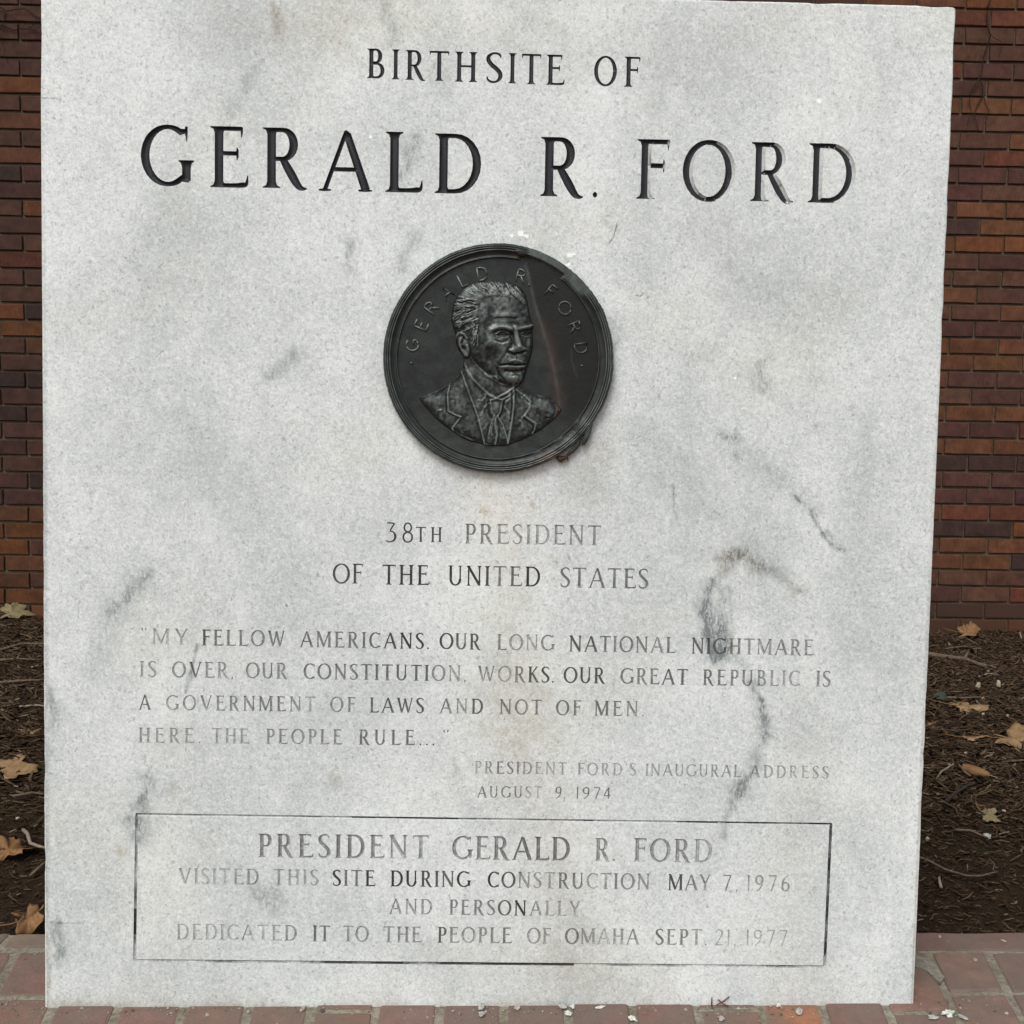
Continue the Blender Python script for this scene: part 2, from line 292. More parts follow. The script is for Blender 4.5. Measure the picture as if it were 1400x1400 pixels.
# ------------------------------------------------------------------ inscription: (letters, x0, x1, baseline at x0, at x1, cap height) in mm on the face, paint left, line
WORDS=[
('B',-170.17,-146.64,1220.67,1221.23,37.22,0.85,0),
('I',-137.26,-129.24,1219.88,1220.07,37.76,0.85,0),
('R',-120.66,-95.76,1219.74,1220.34,37.52,0.85,0),
('T',-90.66,-64.39,1219.41,1220.03,37.54,0.85,0),
('H',-57.13,-28.68,1218.89,1219.57,37.82,0.85,0),
('S',-18.19,4.1,1218.5,1219.03,38.37,0.85,0),
('I',12.18,20.78,1218.43,1218.63,38.12,0.85,0),
('T',27.78,53.88,1218.01,1218.63,38.13,0.85,0),
('E',59.82,83.52,1217.71,1218.28,38.15,0.85,0),
('O',121.82,150.95,1217.86,1218.55,37.93,0.85,0),
('F',160.43,181.22,1217.72,1218.22,37.95,0.85,0),
('G',-458.18,-391.08,1078.44,1079.9,77.96,1.0,1),
('E',-370.25,-321.24,1078.64,1079.71,77.2,1.0,1),
('R',-303.32,-246.72,1079.24,1080.47,76.42,1.0,1),
('A',-229.91,-163.05,1077.07,1078.52,77.04,1.0,1),
('L',-145.73,-97.44,1077.35,1078.4,76.61,1.0,1),
('D',-82.18,-21.69,1077.34,1078.66,75.84,1.0,1),
('R',54.22,109.67,1076.52,1077.72,75.31,1.0,1),
('.',122.94,129.11,1075.41,1075.54,77.96,1.0,1),
('F',179.95,222.18,1075.77,1076.68,76.14,1.0,1),
('O',239.19,307.9,1074.62,1076.1,77.44,1.0,1),
('R',328.3,383.86,1076.01,1077.21,75.46,1.0,1),
('D',403.47,465.74,1075.89,1077.23,75.89,1.0,1),
('38',-140.05,-103.69,624.19,624.07,26.48,0.8,2),
('TH',-100.92,-65.96,625.27,625.31,19.75,0.8,2),
('PRESIDENT',-36.23,143.65,623.93,624.22,26.26,[0.6,0.55,0.38,0.45,0.45,0.4,0.4,0.5,0.55],2),
('OF',-208.99,-169.56,568.74,569.01,26.37,0.75,3),
('THE',-144.29,-82.07,568.21,568.32,26.41,0.8,3),
('UNITED',-57.41,64.09,568.19,568.46,26.45,[0.8,0.9,0.8,0.5,0.65,0.85],3),
('STATES',90.13,207.43,567.86,567.58,26.51,0.6,3),
('"MY',-459.67,-397.46,484.65,484.69,21.32,[0.35,0.35,0.35],4),
('FELLOW',-379.95,-270.37,484.24,483.92,21.36,[0.75,0.6,0.55,0.55,0.5,0.6],4),
('AMERICANS.',-251.73,-81.6,483.68,483.27,21.41,[0.65,0.6,0.5,0.6,0.65,0.6,0.8,0.85,0.9,0.3],4),
('OUR',-67.69,-13.24,483.64,483.18,21.45,[0.8,0.65,0.75],4),
('LONG',8.35,85.04,482.97,482.99,21.48,[0.55,0.4,0.4,0.55],4),
('NATIONAL',104.09,245.72,482.46,482.14,21.52,[0.75,0.75,0.65,0.5,0.6,0.6,0.5,0.6],4),
('NIGHTMARE',266.91,430.33,481.63,481.09,21.58,[0.7,0.75,0.65,0.6,0.55,0.4,0.6,0.5,0.5],4),
('IS',-460.93,-439.5,441.23,441.2,21.19,0.4,5),
('OVER,',-418.92,-338.67,441.26,441.09,21.22,[0.45,0.7,0.45,0.45,0.35],5),
('OUR',-322.44,-267.56,441.2,441.1,21.24,0.5,5),
('CONSTITUTION,',-246.39,-31.99,441.07,440.7,21.29,[0.6,0.6,0.6,0.6,0.6,0.65,0.7,0.65,0.7,0.75,0.45,0.45,0.35],5),
('WORKS.',-16.48,84.48,440.6,440.38,21.35,[0.5,0.3,0.55,0.75,0.85,0.35],5),
('OUR',97.42,152.62,440.34,440.04,21.38,0.75,5),
('GREAT',172.99,263.3,440.0,439.54,21.41,[0.6,0.55,0.55,0.75,0.7],5),
('REPUBLIC',282.96,413.02,439.39,439.41,21.45,[0.65,0.6,0.55,0.6,0.5,0.4,0.4,0.35],5),
('IS',435.02,454.48,439.48,439.33,21.48,0.5,5),
('A',-462.57,-446.86,397.55,397.45,20.29,0.65,6),
('GOVERNMENT',-426.92,-230.22,397.49,397.56,20.33,[0.4,0.45,0.4,0.5,0.5,0.55,0.6,0.6,0.45,0.4],6),
('OF',-211.11,-177.6,397.59,397.49,20.37,0.5,6),
('LAWS',-158.95,-87.04,397.42,397.48,20.39,[0.65,0.75,0.65,0.75],6),
('AND',-66.59,-8.66,397.33,397.32,20.42,[0.6,0.4,0.75],6),
('NOT',13.3,69.62,397.09,396.86,20.44,[0.6,0.5,0.6],6),
('OF',88.22,121.65,396.69,396.59,20.46,0.6,6),
('MEN.',139.79,205.32,396.51,396.48,20.48,[0.65,0.55,0.6,0.2],6),
('HERE.',-462.68,-381.79,353.46,353.58,20.37,[0.45,0.4,0.35,0.35,0.25],7),
('THE',-367.07,-317.56,353.64,353.71,20.39,0.35,7),
('PEOPLE',-295.2,-194.65,353.76,354.1,20.42,[0.5,0.45,0.5,0.4,0.5,0.5],7),
('RULE...',-172.97,-72.74,354.14,354.47,20.46,[0.6,0.6,0.6,0.65,0.55,0.55,0.55],7),
('"',-62.25,-52.24,354.39,354.4,20.48,0.6,7),
('PRESIDENT',-18.65,104.4,316.96,316.28,16.81,[0.3,0.4,0.65,0.55,0.55,0.4,0.3,0.35,0.5],8),
("FORD'S",118.58,197.29,316.23,316.26,16.84,[0.5,0.4,0.4,0.3,0.25,0.35],8),
('INAUGURAL',209.46,337.88,315.99,315.56,16.87,[0.4,0.4,0.45,0.4,0.35,0.4,0.45,0.45,0.45],8),
('ADDRESS',349.3,455.85,315.48,314.8,16.91,[0.45,0.4,0.4,0.25,0.3,0.45,0.4],8),
('AUGUST',-15.15,71.95,284.32,284.5,15.86,[0.6,0.5,0.5,0.5,0.4,0.25],9),
('9.',89.56,103.06,284.48,284.42,15.88,0.6,9),
('1974',117.36,163.79,284.26,284.33,15.89,0.6,9),
('PRESIDENT',-305.17,-77.93,200.77,200.41,32.1,[0.65,0.65,0.7,0.65,0.75,0.7,0.65,0.6,0.55],10),
('GERALD',-47.15,110.59,200.08,199.68,32.21,[0.7,0.6,0.7,0.8,0.75,0.75],10),
('R.',144.0,171.54,199.48,199.52,31.47,[0.65,0.15],10),
('FORD',196.15,301.98,199.24,198.57,32.02,[0.6,0.6,0.65,0.4],10),
('VISITED',-411.03,-304.07,163.17,162.97,21.88,[0.35,0.35,0.25,0.25,0.25,0.35,0.45],11),
('THIS',-285.12,-224.61,162.83,162.64,21.92,[0.45,0.35,0.3,0.4],11),
('SITE',-206.3,-149.26,162.59,162.47,21.94,[0.85,0.6,0.6,0.85],11),
('DURING',-129.25,-21.48,162.44,162.24,21.98,[1,0.95,0.75,0.75,0.65,0.95],11),
('CONSTRUCTION',0.97,219.03,162.02,160.72,22.04,[0.9,0.75,0.5,0.4,0.4,0.65,0.6,0.35,0.5,0.6,0.5,0.5],11),
('MAY',243.8,301.43,160.52,160.2,22.09,[0.8,0.55,0.45],11),
('7,',317.26,338.35,160.13,160.1,22.11,[0.6,0.3],11),
('1976',350.13,408.33,159.99,159.87,22.13,[0.4,0.45,0.45,0.5],11),
('AND',-130.62,-72.59,124.61,124.46,21.03,0.5,12),
('PERSONALLY',-50.05,126.86,124.23,123.39,21.08,[0.6,0.55,0.55,0.55,0.7,0.95,0.35,0.35,0.35,0.25],12),
('DEDICATED',-413.31,-253.1,87.44,86.6,21.82,[0.35,0.25,0.25,0.3,0.25,0.25,0.35,0.35,0.5],13),
('IT',-231.92,-208.48,86.55,86.42,21.86,0.65,13),
('TO',-191.67,-157.05,86.34,86.09,21.87,0.45,13),
('THE',-138.06,-86.52,85.92,85.79,21.89,0.5,13),
('PEOPLE',-65.24,34.7,85.74,85.46,21.93,[0.75,0.5,0.45,0.5,0.5,0.6],13),
('OF',54.98,87.2,85.4,85.23,21.95,0.45,13),
('OMAHA',106.13,206.67,85.16,85.08,21.98,[0.65,0.4,0.25,0.45,0.5],13),
('SEPT.',228.05,297.8,85.03,84.92,22.02,[0.7,0.5,0.6,0.5,0.15],13),
('21,',309.11,337.5,84.8,84.8,22.04,[0.3,0.3,0.15],13),
('1977',351.11,406.79,84.8,84.69,22.06,0.28,13),
]

# veins and stains: (polyline mm, width mm, blue-grey, brown) and white chips
VEINS=[
([[292.3,581.5],[287.0,561.9],[283.6,542.3]],5,0.8,0),
([[283.6,542.3],[286.2,519.9],[294.6,497.5],[300.9,482.9]],9,0.85,0),
([[281.9,536.4],[286.4,513.0]],4,0.5,0),
([[308.3,566.1],[306.1,539.7],[305.9,513.3],[312.4,490.8]],7,0.45,0),
([[321.6,544.8],[315.6,515.4]],6,0.25,0),
([[302.9,588.4],[307.2,607.9],[321.4,619.8],[336.1,616.1],[351.2,598.9]],9,0.42,0.45),
([[321.5,615.9],[328.5,611.2]],6,0.3,0.3),
([[351.1,603.7],[375.9,589.5],[395.8,575.1]],6,0.3,0.2),
([[401.9,567.4],[411.7,567.6]],6,0.3,0.7),
([[288.5,505.2],[305.7,482.9]],9,0.6,0),
([[300.2,505.4],[308.6,485.9]],10,0.35,0),
([[297.7,774.8],[307.6,769.2],[317.3,766.5]],5,0.7,0),
([[319.8,746.4],[321.9,740.6]],3.5,0.5,0),
([[322.1,767.5],[371.9,720.3],[421.7,682.4]],15,0.16,0),
([[395.0,696.5],[404.0,687.9],[412.0,682.3]],2.5,0.45,0),
([[420.0,675.6],[428.4,657.3],[437.6,643.9]],3.5,0.65,0),
([[437.6,643.9],[448.7,630.5],[464.6,621.9]],3.5,0.6,0),
([[442.3,648.8],[450.4,639.2]],3,0.35,0),
([[237.8,700.7],[238.5,674.7],[242.7,662.2]],1.8,0.6,0),
([[325.3,481.2],[345.6,456.9],[351.1,437.3]],5,0.3,0),
([[351.1,437.3],[361.5,417.7],[366.1,393.0],[365.9,368.3]],8,0.45,0),
([[365.9,368.3],[358.9,338.4],[349.6,318.5],[335.6,293.4]],8,0.4,0),
([[335.6,293.4],[326.3,273.4],[318.8,258.4],[315.5,233.3]],5,0.35,0),
([[362.3,422.6],[369.1,393.1]],4,0.5,0),
([[342.7,318.4],[328.9,286.4]],9,0.3,0),
([[-385.7,484.6],[-391.4,462.2],[-395.3,442.7],[-402.0,421.2]],3,0.7,0),
([[-447.6,582.4],[-471.5,553.1],[-500.2,525.7]],7,0.3,0),
([[-452.4,572.7],[-500.2,514.1],[-519.5,455.7]],22,0.2,0),
([[-580.8,416.1],[-573.4,382.1]],10,0.45,0),
([[-585.0,367.3],[-583.4,328.2]],6,0.3,0),
([[-453.0,308.0],[-450.1,295.3],[-456.9,278.5]],8,0.5,0),
([[-467.5,265.6],[-457.9,245.9],[-460.9,231.1]],11,0.55,0),
([[-480.1,250.6],[-466.6,248.8]],5,0.4,0),
([[-579.2,99.0],[-571.6,81.1],[-565.9,65.1]],14,0.65,0),
([[-586.9,110.9],[-564.7,109.1],[-542.5,109.2]],1.6,0.35,0.2),
([[-307.9,151.0],[-280.7,145.2]],16,0.35,0),
([[-293.3,138.1],[-288.4,128.2]],10,0.2,0),
([[-191.3,1011.6],[-192.1,994.8],[-189.2,979.9]],5.5,0.6,0),
([[-105.6,1026.5],[-112.9,1005.8],[-123.9,979.3]],8,0.35,0),
([[-107.9,1145.4],[-114.2,1122.1],[-125.2,1098.7]],9,0.5,0),
([[-77.9,1229.2],[-39.3,1156.3]],20,0.15,0),
([[-259.3,867.6],[-270.6,855.1],[-295.1,838.6]],7,0.38,0),
([[346.3,865.5],[351.9,839.9]],9,0.4,0),
([[152.8,921.7],[157.4,888.6]],10,0.3,0),
([[285.3,878.7],[256.6,871.5]],12,0.15,0),
([[-288.6,1297.3],[-281.0,1274.6]],8,0.2,0.5),
([[-305.1,1240.2],[-325.5,1204.9],[-346.8,1167.7]],5,0.25,0),
([[-149.1,1319.0],[-134.5,1264.5]],8,0.3,0),
([[155.0,1041.3],[151.5,1026.2],[146.0,1018.6]],0.9,1.4,0),
([[182.8,951.6],[188.5,950.8],[191.3,954.6]],0.9,1.4,0),
([[-584.5,1186.0],[-575.3,1186.2],[-562.3,1185.6]],0.9,0.8,0),
([[-0.5,472.1],[48.5,443.4],[78.4,399.5]],25,0.13,0),
([[10.2,709.5],[27.0,569.9],[30.2,374.4]],38,0,0.3),
([[49.7,374.6],[81.6,226.2],[125.1,15.3]],60,0,0.26),
([[-32.9,704.1],[-17.9,665.9]],22,0,0.2),
([[-43.5,74.8],[233.6,36.3]],40,0,0.18),
([[-246.7,1298.3],[15.1,1286.5]],50,0,0.2),
([[-205.0,310.6],[-203.0,302.8]],6,0.1,0.5),
([[-416.4,298.6],[-418.4,290.7]],5,0.1,0.4),
([[-488.9,208.0],[-484.1,201.2]],6,0.1,0.5),
([[196.7,765.4],[275.9,689.8],[365.4,613.7]],38,0.15,0),
([[-527.3,790.9],[-404.7,707.6],[-280.5,546.2]],60,0.1,0),
([[364.7,959.0],[437.0,807.9]],45,0.12,0),
([[-554.9,903.3],[-451.5,1008.1],[-395.3,1037.1]],45,0.13,0),
([[-125.5,411.8],[-58.5,471.4]],30,0.1,0),
([[-102.7,99.5],[-43.0,34.5]],25,0.12,0),
([[488.5,722.2],[477.4,478.2]],40,0.1,0),
([[110.9,725.6],[169.9,668.8]],30,0.1,0),
([[335.8,963.1],[266.3,1051.2]],40,0.1,0.05),
([[-358.2,1286.4],[-209.2,1262.7]],40,0.05,0.15),
([[90.8,1260.8],[298.2,1275.1]],60,0.08,0.1),
([[134.3,754.8],[121.1,696.9]],30,0,0.3),
([[-111.8,911.9],[-148.6,797.6]],14,0,0.15),
([[47.8,1027.8],[142.5,1048.5]],30,0,0.2),
([[-18.0,675.5],[-11.2,666.0]],4,0,0.5),
([[52.1,676.6],[54.1,674.7]],4,0,0.9),
([[79.4,609.4],[86.3,599.8]],4,0.15,0.5),
([[98.6,612.6],[101.7,604.9]],3,0.15,0.4),
([[-45.0,329.1],[-41.0,322.3]],5,0.2,0.3),
]
CHIPS=[([19.4,1025.4],5,1),([30.7,1028.4],6,1.2),([38.4,1024.8],4,1),([84.5,998.6],3,0.8),([94.9,1001.6],5,1.2),([101.5,1003.6],3,1),([92.3,990.3],6,0.8),([414.4,1205.7],7,0.8),([-164.3,1146.9],3.5,1.2),([315.0,846.9],3,1),([-205.2,469.5],3,0.6),([587.8,725.7],5,0.7)]

# ------------------------------------------------------------------ the marble slab: front face cut by the carved letters
LEAN = 0.02411912
C_, S_ = math.cos(LEAN), math.sin(LEAN)
FRONT = [(-589.0, -15.0), (583.4, -15.0), (589.4, 1330.4), (-584.6, 1330.4)]      # mm on the face: across, up
def field(X, Y):
    """vein (blue-grey), stain (brown), chip strengths on the face at X,Y in mm"""
    R = np.zeros_like(X); G = np.zeros_like(X); B = np.zeros_like(X)
    for pts, w, s, b in VEINS:
        w = w * (1.15 if 4 < w < 12 else 0.93)
        xs = [p[0] for p in pts]; ys = [p[1] for p in pts]; m = 3.2 * w
        k = (X > min(xs) - m) & (X < max(xs) + m) & (Y > min(ys) - m) & (Y < max(ys) + m)
        if not k.any(): continue
        a = min(1.0, w / 5.0) * min(w * 0.2, 2.6); x_, y_ = X[k], Y[k]
        wx = x_ + a * (np.sin(y_ / 6.1 + xs[0]) + 0.7 * np.sin(x_ / 3.7 + y_ / 2.9) + 0.5 * np.sin(y_ / 2.1 + x_ / 9)); wy = y_ + a * (np.sin(x_ / 5.3 + ys[0]) + 0.6 * np.sin(y_ / 3.3 - x_ / 2.7))
        d_ = seg_dist(wx, wy, pts); ww = w * (1 + 0.35 * np.sin(y_ / 8.7 + x_ / 13.0 + ys[-1]))
        e = np.exp(-(d_ / ww) ** 2)
        R[k] += (1.15 if s < 0.6 else 0.95) * s * e; G[k] += b * e
    for p, w, s in CHIPS:
        B += s * np.exp(-(np.hypot(X - p[0], (Y - p[1]) * 1.3) / (w * 0.8)) ** 2)
    foot = np.exp(-np.clip(Y + 4, 0, None) / (5 + 3 * np.sin(X / 31) + 2 * np.sin(X / 11.7))); G += 0.75 * foot; R += 0.22 * foot
    side = np.exp(-np.clip(589 - np.abs(X), 0, None) / 4.0); G += 0.25 * side * (0.5 + 0.5 * np.sin(Y / 47 + 1.0) * np.sin(Y / 19))
    return np.clip(R, 0, 1.3), np.clip(G, 0, 1), np.clip(B, 0, 1.3)

# --- glyphs: strokes = [(x, y, half width), ...] in cap heights
def el(cx, cy, rx, ry, a0, a1, T, t, n=14, pw=1.3):
    out = []
    for i in range(n + 1):
        a = math.radians(a0 + (a1 - a0) * i / n)
        hw = t / 2 + (T - t) / 2 * abs(math.cos(a)) ** pw
        out.append((cx + rx * math.cos(a), cy + ry * math.sin(a), hw))
    return out
def spl(pts, n=5):
    out = []
    P = [pts[0]] + list(pts) + [pts[-1]]
    for i in range(1, len(P) - 2):
        a, b, c, d = P[i - 1], P[i], P[i + 1], P[i + 2]
        for k in range(n):
            t = k / n
            out.append(tuple(0.5 * ((2 * b[j]) + (-a[j] + c[j]) * t + (2 * a[j] - 5 * b[j] + 4 * c[j] - d[j]) * t * t + (-a[j] + 3 * b[j] - 3 * c[j] + d[j]) * t ** 3) for j in range(3)))
    out.append(tuple(pts[-1])); return out
def stem(x, T, y0=0.0, y1=1.0, sb=True, st=True, s=0.075):
    h = T / 2; S = h + s; p = []
    if sb: p += [(x, y0, S), (x, y0 + 0.022, S * 0.97), (x, y0 + 0.045, h + 0.022), (x, y0 + 0.11, h)]
    else: p += [(x, y0, h)]
    if st: p += [(x, y1 - 0.11, h), (x, y1 - 0.045, h + 0.022), (x, y1 - 0.022, S * 0.97), (x, y1, S)]
    else: p += [(x, y1, h)]
    return p
def hser(x, y, s): return [(x - s, y, 0.014), (x - s * 0.3, y, 0.022), (x + s * 0.3, y, 0.022), (x + s, y, 0.014)]
def bowl(x0, y1, y0, xr, T, t, k=0.42):
    ry = (y1 - y0) / 2 - t / 2; cy = (y0 + y1) / 2; xs = x0 + (xr - x0) * k
    p = [(x0, cy + ry, t / 2)]
    p += el(xs, cy, xr - T / 2 - xs, ry, 90, -90, T, t, 12)
    return p + [(x0, cy - ry, t / 2)]
def glyph(c, T=0.125, t=0.06):
    h = T / 2; q = t / 2
    arm = lambda x0, x1, y: [(x0, y, q), (x1, y, q)]
    tick = lambda x, ya, yb: [(x, ya, 0.022), (x + 0.004 * (1 if yb < ya else 1), (ya + yb) / 2, 0.020), (x - 0.004, yb, 0.006)]
    if c == 'A': return 0.84, [[(0.09, 0.02, q), (0.43, 0.985, q)], [(0.42, 1.0, 0.012), (0.445, 0.93, h * 0.9), (0.755, 0.02, h)], [(0.20, 0.36, q), (0.62, 0.36, q)], hser(0.09, 0.018, 0.10), hser(0.74, 0.018, 0.11)]
    if c == 'B': return 0.62, [stem(0.15, T), bowl(0.15, 1.0, 0.50, 0.52, T, t), bowl(0.15, 0.53, 0.0, 0.60, T, t)]
    if c == 'C': return 0.68, [[(0.655, 0.90, q)] + el(0.40, 0.5, 0.40 - h, 0.5 - q, 54, 306, T, t, 22) + [(0.655, 0.11, q)], tick(0.66, 0.965, 0.72), tick(0.66, 0.05, 0.24)]
    if c == 'D': return 0.77, [stem(0.15, T), bowl(0.15, 1.0, 0.0, 0.77, T, t, 0.30)]
    if c == 'E': return 0.62, [stem(0.15, T), arm(0.15, 0.52, 1 - q), tick(0.515, 0.99, 0.82), arm(0.15, 0.45, 0.56), tick(0.445, 0.56, 0.66), tick(0.445, 0.56, 0.45), spl([(0.15, q, q), (0.40, q, q), (0.54, q + 0.01, q + 0.008), (0.595, 0.07, 0.03), (0.615, 0.20, 0.008)])]
    if c == 'F': return 0.54, [stem(0.15, T), arm(0.15, 0.52, 1 - q), tick(0.515, 0.99, 0.82), arm(0.15, 0.45, 0.56), tick(0.445, 0.56, 0.67), tick(0.445, 0.56, 0.45)]
    if c == 'G': return 0.86, [[(0.735, 0.90, q)] + el(0.44, 0.5, 0.44 - h, 0.5 - q, 56, 308, T, t, 22) + [(0.79, 0.10, q)], [(0.745, 0.975, 0.022), (0.742, 0.88, 0.026), (0.752, 0.73, 0.006)], stem(0.745, T, 0.09, 0.43, False, True, 0.06)]
    if c == 'H': return 0.75, [stem(0.14, T), stem(0.61, T), arm(0.14, 0.61, 0.52)]
    if c == 'I': return 0.26, [stem(0.13, T)]
    if c == 'K': return 0.68, [stem(0.15, T), [(0.18, 0.43, q), (0.55, 0.98, q)], [(0.28, 0.56, h * 0.8), (0.60, 0.02, h)], hser(0.55, 0.982, 0.09), hser(0.61, 0.018, 0.09)]
    if c == 'L': return 0.60, [stem(0.15, T), spl([(0.15, q, q), (0.38, q, q), (0.52, q + 0.01, q + 0.008), (0.575, 0.07, 0.03), (0.595, 0.20, 0.008)])]
    if c == 'M': return 0.92, [stem(0.10, t * 1.1, st=False, s=0.06), [(0.07, 0.99, h * 0.6), (0.13, 0.93, h), (0.46, 0.05, h)], [(0.44, 0.03, q), (0.77, 0.97, q)], stem(0.80, T, s=0.06), hser(0.06, 0.985, 0.06)]
    if c == 'N': return 0.78, [stem(0.12, t * 1.1, s=0.07), [(0.09, 0.99, h), (0.66, 0.03, h)], stem(0.66, t * 1.1, sb=False, s=0.07)]
    if c == 'O': return 0.87, [el(0.435, 0.5, 0.435 - h, 0.5 - q + 0.01, -12, 372, T, t, 32)]
    if c == 'P': return 0.56, [stem(0.15, T), bowl(0.15, 1.0, 0.44, 0.56, T, t)]
    if c == 'R': return 0.70, [stem(0.15, T), bowl(0.15, 1.0, 0.45, 0.57, T, t), spl([(0.33, 0.48, h * 0.8), (0.47, 0.22, h), (0.57, 0.05, h * 0.8), (0.64, 0.0, q), (0.71, 0.0, 0.012)])]
    if c == 'S': return 0.52, [spl([(0.455, 0.82, 0.012), (0.44, 0.90, q), (0.35, 0.965, q), (0.22, 0.965, q), (0.10, 0.87, h * 0.8), (0.09, 0.74, h), (0.18, 0.60, h), (0.33, 0.46, h), (0.44, 0.32, h), (0.44, 0.17, h * 0.9), (0.34, 0.05, q), (0.20, 0.03, q), (0.08, 0.10, q), (0.05, 0.22, 0.012)])]
    if c == 'T': return 0.69, [stem(0.345, T, st=False), arm(0.04, 0.65, 1 - q), tick(0.035, 0.99, 0.85), tick(0.655, 0.99, 0.85)]
    if c == 'U': return 0.76, [[(0.13, 0.97, h), (0.13, 0.34, h)] + el(0.365, 0.34, 0.235, 0.31, 180, 360, T, t, 12)[1:] , [(0.60, 0.33, q * 1.1), (0.60, 0.98, q * 1.1)], hser(0.13, 0.982, h + 0.075), hser(0.60, 0.982, 0.10)]
    if c == 'V': return 0.80, [[(0.12, 0.98, h), (0.42, 0.02, h * 0.8)], [(0.42, 0.02, q), (0.71, 0.98, q)], hser(0.12, 0.982, 0.11), hser(0.71, 0.982, 0.10)]
    if c == 'W': return 1.10, [[(0.11, 0.98, h), (0.34, 0.02, h * 0.8)], [(0.35, 0.03, q), (0.56, 0.95, q)], [(0.53, 0.95, h), (0.76, 0.02, h * 0.8)], [(0.77, 0.03, q), (0.99, 0.98, q)], hser(0.11, 0.982, 0.10), hser(0.99, 0.982, 0.09)]
    if c == 'Y': return 0.74, [stem(0.37, T, 0.0, 0.45, True, False), [(0.10, 0.98, h * 0.9), (0.37, 0.42, h * 0.8)], [(0.38, 0.42, q), (0.64, 0.98, q)], hser(0.10, 0.982, 0.10), hser(0.64, 0.982, 0.09)]
    if c == '1': return 0.20, [[(0.10, 0.0, q + 0.01), (0.10, 1.0, q + 0.015)], [(0.10, 0.99, 0.02), (0.02, 0.93, 0.01)]]
    if c == '2': return 0.50, [spl([(0.05, 0.76, q), (0.10, 0.92, q), (0.25, 0.97, q), (0.41, 0.88, h * 0.8), (0.43, 0.70, h * 0.8), (0.30, 0.42, q), (0.05, 0.04, q)]), [(0.03, 0.035, q), (0.48, 0.035, q)]]
    if c == '3': return 0.50, [spl([(0.06, 0.96, q), (0.25, 0.96, q), (0.42, 0.94, q)]), spl([(0.42, 0.94, q), (0.22, 0.58, q), (0.36, 0.52, q), (0.46, 0.34, h * 0.9), (0.42, 0.13, h * 0.8), (0.26, 0.03, q), (0.10, 0.04, q), (0.03, 0.10, 0.02)])]
    if c == '4': return 0.52, [[(0.36, 0.0, q + 0.012), (0.36, 1.0, q + 0.012)], [(0.36, 0.98, q), (0.03, 0.30, q)], [(0.03, 0.28, q), (0.50, 0.28, q)]]
    if c == '6': return 0.52, [el(0.26, 0.29, 0.20, 0.26, 0, 360, T * 0.8, t, 18), spl([(0.07, 0.33, h * 0.8), (0.10, 0.62, h * 0.7), (0.24, 0.87, q), (0.42, 0.99, q)])]
    if c == '7': return 0.50, [[(0.03, 0.96, q), (0.48, 0.96, q)], [(0.47, 0.95, q), (0.18, 0.0, h * 0.7)]]
    if c == '8': return 0.54, [el(0.27, 0.75, 0.17, 0.22, 0, 360, t * 1.2, t, 16), el(0.27, 0.27, 0.215, 0.25, 0, 360, t * 1.3, t, 18)]
    if c == '9': return 0.52, [el(0.26, 0.70, 0.20, 0.26, 0, 360, T * 0.8, t, 18), spl([(0.45, 0.66, h * 0.8), (0.42, 0.38, h * 0.7), (0.28, 0.13, q), (0.10, 0.0, q)])]
    if c == '.': return 0.12, [[(0.005, 0.055, 0.02), (0.03, 0.055, 0.048), (0.06, 0.055, 0.058), (0.09, 0.055, 0.048), (0.115, 0.055, 0.02)]]
    if c == ',': return 0.14, [[(0.09, 0.10, 0.045), (0.08, 0.03, 0.035), (0.03, -0.12, 0.01)]]
    if c == "'": return 0.14, [[(0.09, 1.0, 0.045), (0.08, 0.93, 0.035), (0.04, 0.80, 0.01)]]
    if c == '"': return 0.36, [[(0.07, 1.02, 0.045), (0.08, 0.95, 0.035), (0.11, 0.84, 0.01)], [(0.27, 1.02, 0.045), (0.26, 0.95, 0.035), (0.24, 0.84, 0.01)]]
    raise ValueError(c)

letters = []       # dict(strokes=[[(x,y,hw)]] in mm, paint, size, worn)
for (txt, x0, x1, v0, v1, cap, dk, line) in WORDS:
    Tt = ((0.165, 0.080) if x0 > 150 else (0.142, 0.072)) if line == 1 else ((0.140, 0.070) if line == 0 else (0.150, 0.078))
    if line in (2, 3) : Tt = (0.128, 0.070)
    gl = [glyph(c, *Tt) for c in txt]
    nat = sum(g[0] for g in gl) * cap; n = len(txt)
    if n == 1: gap = 0; sx = (x1 - x0) / nat
    else:
        gap = (x1 - x0 - nat) / (n - 1); sx = 1.0
        lo, hi = 0.10 * cap, 0.30 * cap
        if gap < lo or gap > hi:
            gap = min(max(gap, lo), hi); sx = (x1 - x0 - gap * (n - 1)) / nat
    x = x0
    for i, (c, (w, st)) in enumerate(zip(txt, gl)):
        d = dk[min(i, len(dk) - 1)] if isinstance(dk, list) else dk
        if isinstance(dk, list): d = 0.7 * d + 0.15 * dk[max(i - 1, 0)] + 0.15 * dk[min(i + 1, len(dk) - 1)]
        if line > 1: d = 0.17 + 0.83 * d
        if line == 10: d *= 0.85
        if c in '.,\'"': d = max(d, 0.62)
        if txt in ('RULE...', '"', 'AMERICANS.', 'WORKS.') and c in '."': d = 1.0
        base = v0 + (v1 - v0) * (x - x0) / max(x1 - x0, 1e-6)
        S = [[(x + px * cap * sx, base + py * cap, hw * cap * (0.5 + 0.5 * min(sx, 1.2))) for px, py, hw in s] for s in st]
        letters.append(dict(strokes=S, paint=d, size=cap, line=line, worn=(line == 1 and x > 150)))
        x += w * cap * sx + gap

